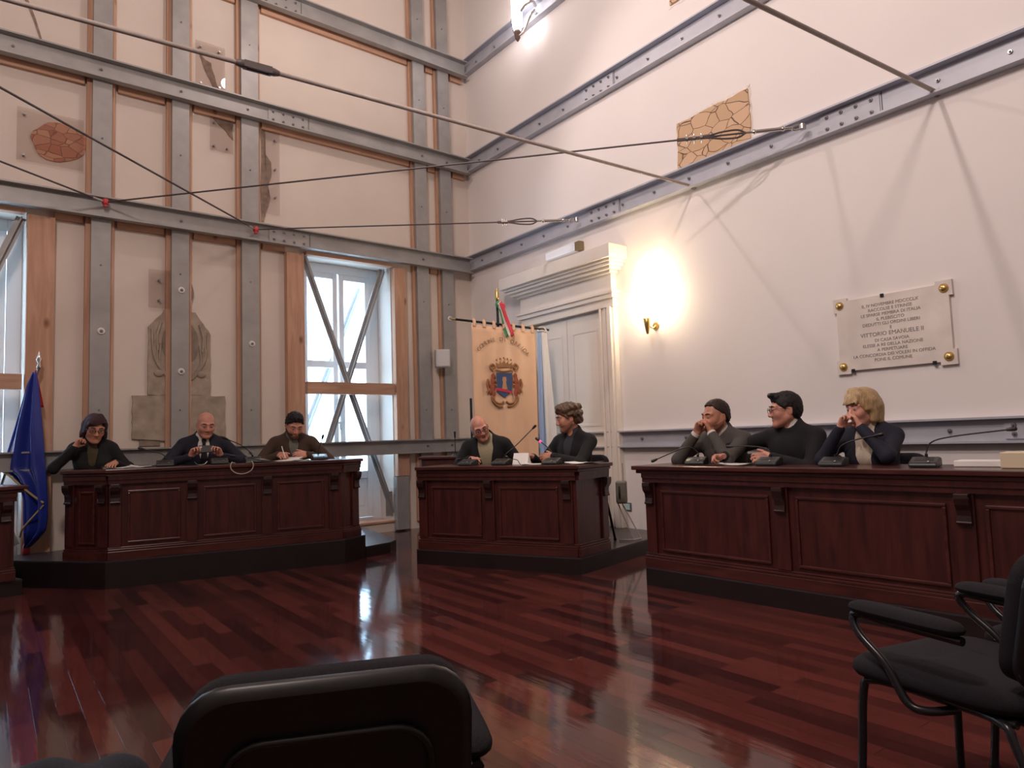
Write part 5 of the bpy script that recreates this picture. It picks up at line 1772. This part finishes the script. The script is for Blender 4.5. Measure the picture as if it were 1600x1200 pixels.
c_brown = plain('brown_tweed', (0.062, 0.036, 0.026), 0.95, var=0.35, scale=220)
c_grey = plain('grey_wool_knit', (0.075, 0.066, 0.060), 0.95, var=0.25, scale=200, bump=0.15)
c_white = plain('white_shirt_cloth', (0.62, 0.58, 0.55), 0.85, var=0.05, scale=90)
c_beige = plain('sage_beige_knit', (0.33, 0.29, 0.19), 0.95, var=0.15, scale=120, bump=0.1)
c_char = plain('charcoal_shirt', (0.03, 0.032, 0.042), 0.9)
c_greyg = plain('grey_green_shirt', (0.15, 0.155, 0.13), 0.9, var=0.2, scale=90)
c_cream = plain('cream_knit', (0.55, 0.47, 0.38), 0.95, var=0.1, scale=120, bump=0.1)
m_gl = plain('dark_spectacle_frame', (0.015, 0.012, 0.013), 0.3)

ZD = 0.785


def seat_at(MD, x, back, rz=0.0, dz=0.0):
    return MD @ Matrix.Translation((x, back, dz)) @ Matrix.Rotation(rz, 4, 'Z')
base_chair = None


def meeting_chair(label, M):
    global base_chair
    if base_chair is None:
        base_chair = chair(label, M, arms=False)
        base_chair['group'] = 'chairs behind the council desks'
        return base_chair
    return dup(base_chair, M, label, 'chairs behind the council desks')


def sit(MD, x, back, rz, label, chlabel, sp, chair_dx=0.0):
    meeting_chair(chlabel, seat_at(MD, x + chair_dx, back + 0.02))
    return person(label, seat_at(MD, x, back, R(rz)), sp)


OFL = 0.70
sit(MDL, -0.17, OFL, 2, 'woman with dark auburn bob and glasses, hand at her cheek, at the left desk', 'chair of the woman with the dark bob at the left desk', dict(
    female=True, scale=0.96, lean=14, head=(14, 18, 4), lid=0.006, hoff=(0.0, -0.05, -0.015), skin=sk2, hair='dark_bob', hairmat=h_auburn, glasses=m_gl, gw=1.3, brow=h_dark,
    L=dict(w=(-0.14, -0.30, 0.985), d=(0.45, 0.18, 0.75), t=(0.3, 0.6, -0.1), curl=(50, 60, 40), pole=(-0.7, -0.2, -0.8)),
    R=dict(w=(0.19, -0.36, 0.835), d=(-0.25, -0.95, -0.08), t=(-0.9, 0.25, 0.15), curl=(12, 20, 15)),
    top=c_blk, top_name='cardigan', shirt=plain('olive_blouse', (0.06, 0.045, 0.02), 0.9), vdepth=0.22, vw=0.045, bulk=0.010), 0.13)
sit(MDL, 0.79, OFL, -1, 'bald man in navy suit and tie looking down at a phone at the left desk', 'chair of the bald man with the tie', dict(
    scale=1.04, lean=7, head=(10, 17, 2), lid=0.006, hoff=(0.01, -0.035, -0.01), skin=sk, brow=h_dark,
    L=dict(w=(-0.13, -0.345, 0.86), d=(0.40, -0.25, 0.75), t=(0.7, 0.4, 0.3), curl=(35, 60, 40), pole=(-0.9, 0.1, -0.5)),
    R=dict(w=(0.15, -0.345, 0.86), d=(-0.40, -0.25, 0.75), t=(-0.7, 0.4, 0.3), curl=(35, 60, 40), pole=(0.9, 0.1, -0.5)),
    top=c_navy, shirt=c_white, vdepth=0.30, vw=0.05))
PM2 = seat_at(MDL, 0.79, OFL, R(-1))
t = thing('necktie', 'dark necktie of the bald man in the navy suit', 'tie', PM2)
rows = [[(w * k, y, z) for k in (-1, -0.5, 0, 0.5, 1)] for w, y, z in ((0.018, -0.135, 1.035), (0.022, -0.152, 1.015), (0.014, -0.166, 0.99), (0.022, -0.196, 0.92), (0.032, -0.206, 0.84), (0.034, -0.204, 0.80), (0.004, -0.202, 0.765))]
MB().sheet(rows).build('tie', c_blk, t, solid=0.008)
t = thing('smartphone', 'dark smartphone held up by the bald man in the navy suit', 'phone', PM2 @ Matrix.Translation((0.01, -0.41, 0.90)) @ Matrix.Rotation(R(-25), 4, 'X'))
MB().box(-0.065, 0.065, -0.005, 0.005, 0.0, 0.075).build('body', m_black, t, 0.004)
MB().box(-0.058, 0.058, 0.0051, 0.0056, 0.005, 0.07).build('screen', plain('phone_screen', (0.02, 0.02, 0.025), 0.1), t)
MB().cyl((-0.045, -0.0051, 0.055), (-0.045, -0.008, 0.055), 0.009).build('camera', m_bolt, t)

sit(MDL, 1.66, OFL, -5, 'bearded man in brown jacket writing with bowed head at the left desk', 'chair of the man in the brown jacket', dict(
    scale=1.03, lean=16, head=(8, 30, 2), lid=0.006, hoff=(0.0, -0.05, -0.01), skin=sk, hair='short', hairmat=h_black, brow=h_black, beard=h_stub,
    L=dict(w=(-0.16, -0.33, 0.85), d=(0.35, -0.9, 0.0), t=(0.8, 0.3, 0.5), curl=(45, 55, 40), pole=(-0.8, 0.2, -0.6)),
    R=dict(w=(0.12, -0.36, 0.84), d=(-0.85, -0.45, 0.05), t=(-0.2, 0.4, 0.8), curl=(30, 40, 30), pole=(0.9, 0.0, -0.5)),
    top=c_brown, shirt=c_greyg, vdepth=0.22, vw=0.05, open_collar=True))
t = thing('pen', 'white pen in the hand of the man in the brown jacket', 'pen', seat_at(MDL, 1.66, OFL, R(-5)) @ Matrix.Translation((-0.10, -0.445, 0.815)))
MB().cyl((0, 0, 0), (-0.03, 0.04, 0.12), 0.004, 0.0045, 8).build('barrel', m_paper, t)

OFC = 0.70
sit(MDC, 0.39, OFC, 25, 'bald man with glasses, head tilted, in dark blazer at the centre desk', 'chair of the bald man with glasses', dict(
    scale=1.05, lean=14, side=-3, head=(20, 20, -20), lid=0.006, hoff=(-0.035, -0.04, -0.02), skin=sk, glasses=m_gl, gw=1.3, brow=h_dark,
    L=dict(w=(-0.17, -0.34, 0.84), d=(0.5, -0.8, -0.05), t=(0.7, 0.4, 0.4), curl=(20, 30, 20)),
    R=dict(w=(0.40, -0.30, 0.835), d=(0.25, -0.9, -0.05), t=(-0.9, 0, 0.35), curl=(25, 35, 25), pole=(0.5, 0.3, -0.8)),
    top=c_blk, shirt=c_beige, vdepth=0.36, vw=0.075, open_collar=True), 0)
PM4 = seat_at(MDC, 0.39, OFC, R(25))
sit(MDC, 1.38, OFC, -14, 'man with brown curly hair in black blazer reading aloud in profile at the centre desk', 'chair of the curly haired man', dict(
    scale=1.06, lean=6, hs=1.07, head=(-40, 14, 0), lid=0.006, hoff=(0.0, -0.03, 0.02), skin=sk2, hair='curly', hairmat=h_curl, brow=h_dark, beard=h_stub2,
    L=dict(w=(-0.26, -0.36, 0.845), d=(-0.55, -0.8, -0.02), t=(0.7, -0.4, 0.5), curl=(20, 35, 25)),
    R=dict(w=(-0.02, -0.35, 0.85), d=(-0.9, -0.35, 0.0), t=(-0.2, 0.4, 0.8), curl=(25, 35, 25), pole=(0.9, 0.0, -0.5)),
    top=c_blk, shirt=c_char, vdepth=0.26, vw=0.05, open_collar=True))

OFR = 0.655
sit(MDR, 0.38, OFR, 0, 'man in grey sweater with hands clasped before his mouth at the right desk', 'chair of the man in the grey sweater', dict(
    scale=1.04, lean=17, hs=1.05, head=(-20, 8, 2), hoff=(0.0, -0.03, -0.015), skin=sk2, hair='receding', hairmat=h_dark, brow=h_dark, beard=h_stub2,
    L=dict(w=(-0.10, -0.335, 1.025), d=(0.45, 0.0, 0.85), t=(0.35, 0.85, -0.1), curl=(30, 65, 45), pole=(-0.6, -0.2, -0.8)),
    R=dict(w=(0.035, -0.33, 1.025), d=(-0.45, 0.0, 0.85), t=(-0.35, 0.85, -0.1), curl=(30, 65, 45), pole=(0.7, -0.2, -0.8)),
    top=c_grey, top_name='sweater', shirt=c_white, vdepth=0.16, vw=0.04, stop=0.90, cuff=c_white))
sit(MDR, 0.94, OFR, 0, 'young man with glasses in black sweater and white collar at the right desk', 'chair of the young man in the black sweater', dict(
    scale=1.05, lean=9, hs=1.06, head=(-46, 4, 0), hoff=(-0.01, -0.02, -0.01), skin=sk, hair='quiff', hairmat=h_black, glasses=m_gl, gw=1.0, brow=h_black,
    L=dict(w=(-0.35, -0.43, 0.842), d=(-0.45, -0.9, 0.0), t=(0.8, -0.3, 0.5), curl=(55, 70, 50), pole=(-0.6, 0.4, 0.0)),
    R=dict(w=(-0.02, -0.34, 0.835), d=(-0.75, -0.6, 0.0), t=(-0.3, 0.2, 0.85), curl=(30, 40, 30), pole=(0.9, 0.1, -0.5)),
    top=c_blk, top_name='sweater', shirt=c_white, neck='round'))
sit(MDR, 1.52, OFR, 0, 'blonde woman in navy cardigan, hands clasped before her mouth, at the right desk', 'chair of the blonde woman', dict(
    female=True, scale=0.98, lean=13, hs=1.03, head=(-26, 9, 0), lid=0.006, hoff=(0.0, -0.025, -0.015), skin=sk3, hair='blonde_bob', hairmat=h_blond, brow=h_curl,
    L=dict(w=(-0.10, -0.325, 1.03), d=(0.45, 0.05, 0.85), t=(0.35, 0.85, -0.1), curl=(30, 65, 45), pole=(-0.5, -0.2, -0.8)),
    R=dict(w=(0.035, -0.315, 1.03), d=(-0.45, 0.05, 0.85), t=(-0.35, 0.85, -0.1), curl=(30, 65, 45), pole=(0.7, -0.2, -0.8)),
    top=c_navy, top_name='cardigan', shirt=c_cream, vdepth=0.34, vw=0.06, bulk=0.010))

# the neighbour whose knees rise into the lower left corner
PK = place(-1.00, 0.98, 0, R(161))
PKi = PK.inverted()
K1, K2 = PKi @ Vector((-0.815, 1.45, 0.505)), PKi @ Vector((-0.90, 1.37, 0.535))
meeting_chair('dark conference chair under the seated neighbour, outside the bottom left corner', PK @ Matrix.Translation((0, 0.03, 0)))
person('seated neighbour of whom only two navy trousered knees show at the bottom left', PK, dict(
    scale=0.96, lean=-12, head=(20, 5, 0), skin=sk, hair='short', hairmat=h_dark,
    knees={-1: tuple(K1), 1: tuple(K2)}, ankles={-1: (K1.x, K1.y + 0.10, 0.09), 1: (K2.x, K2.y + 0.06, 0.09)},
    L=dict(w=(-0.12, -0.10, 0.70), d=(0.5, -0.8, -0.3), t=(0.8, 0, 0.3), pole=(-0.2, 0.6, -0.5)), R=dict(w=(0.14, -0.10, 0.70), d=(-0.5, -0.8, -0.3), t=(-0.8, 0, 0.3), pole=(0.2, 0.6, -0.5)),
    top=c_blk, top_name='sweater', shirt=c_char, neck='round', legs=m_jeans))
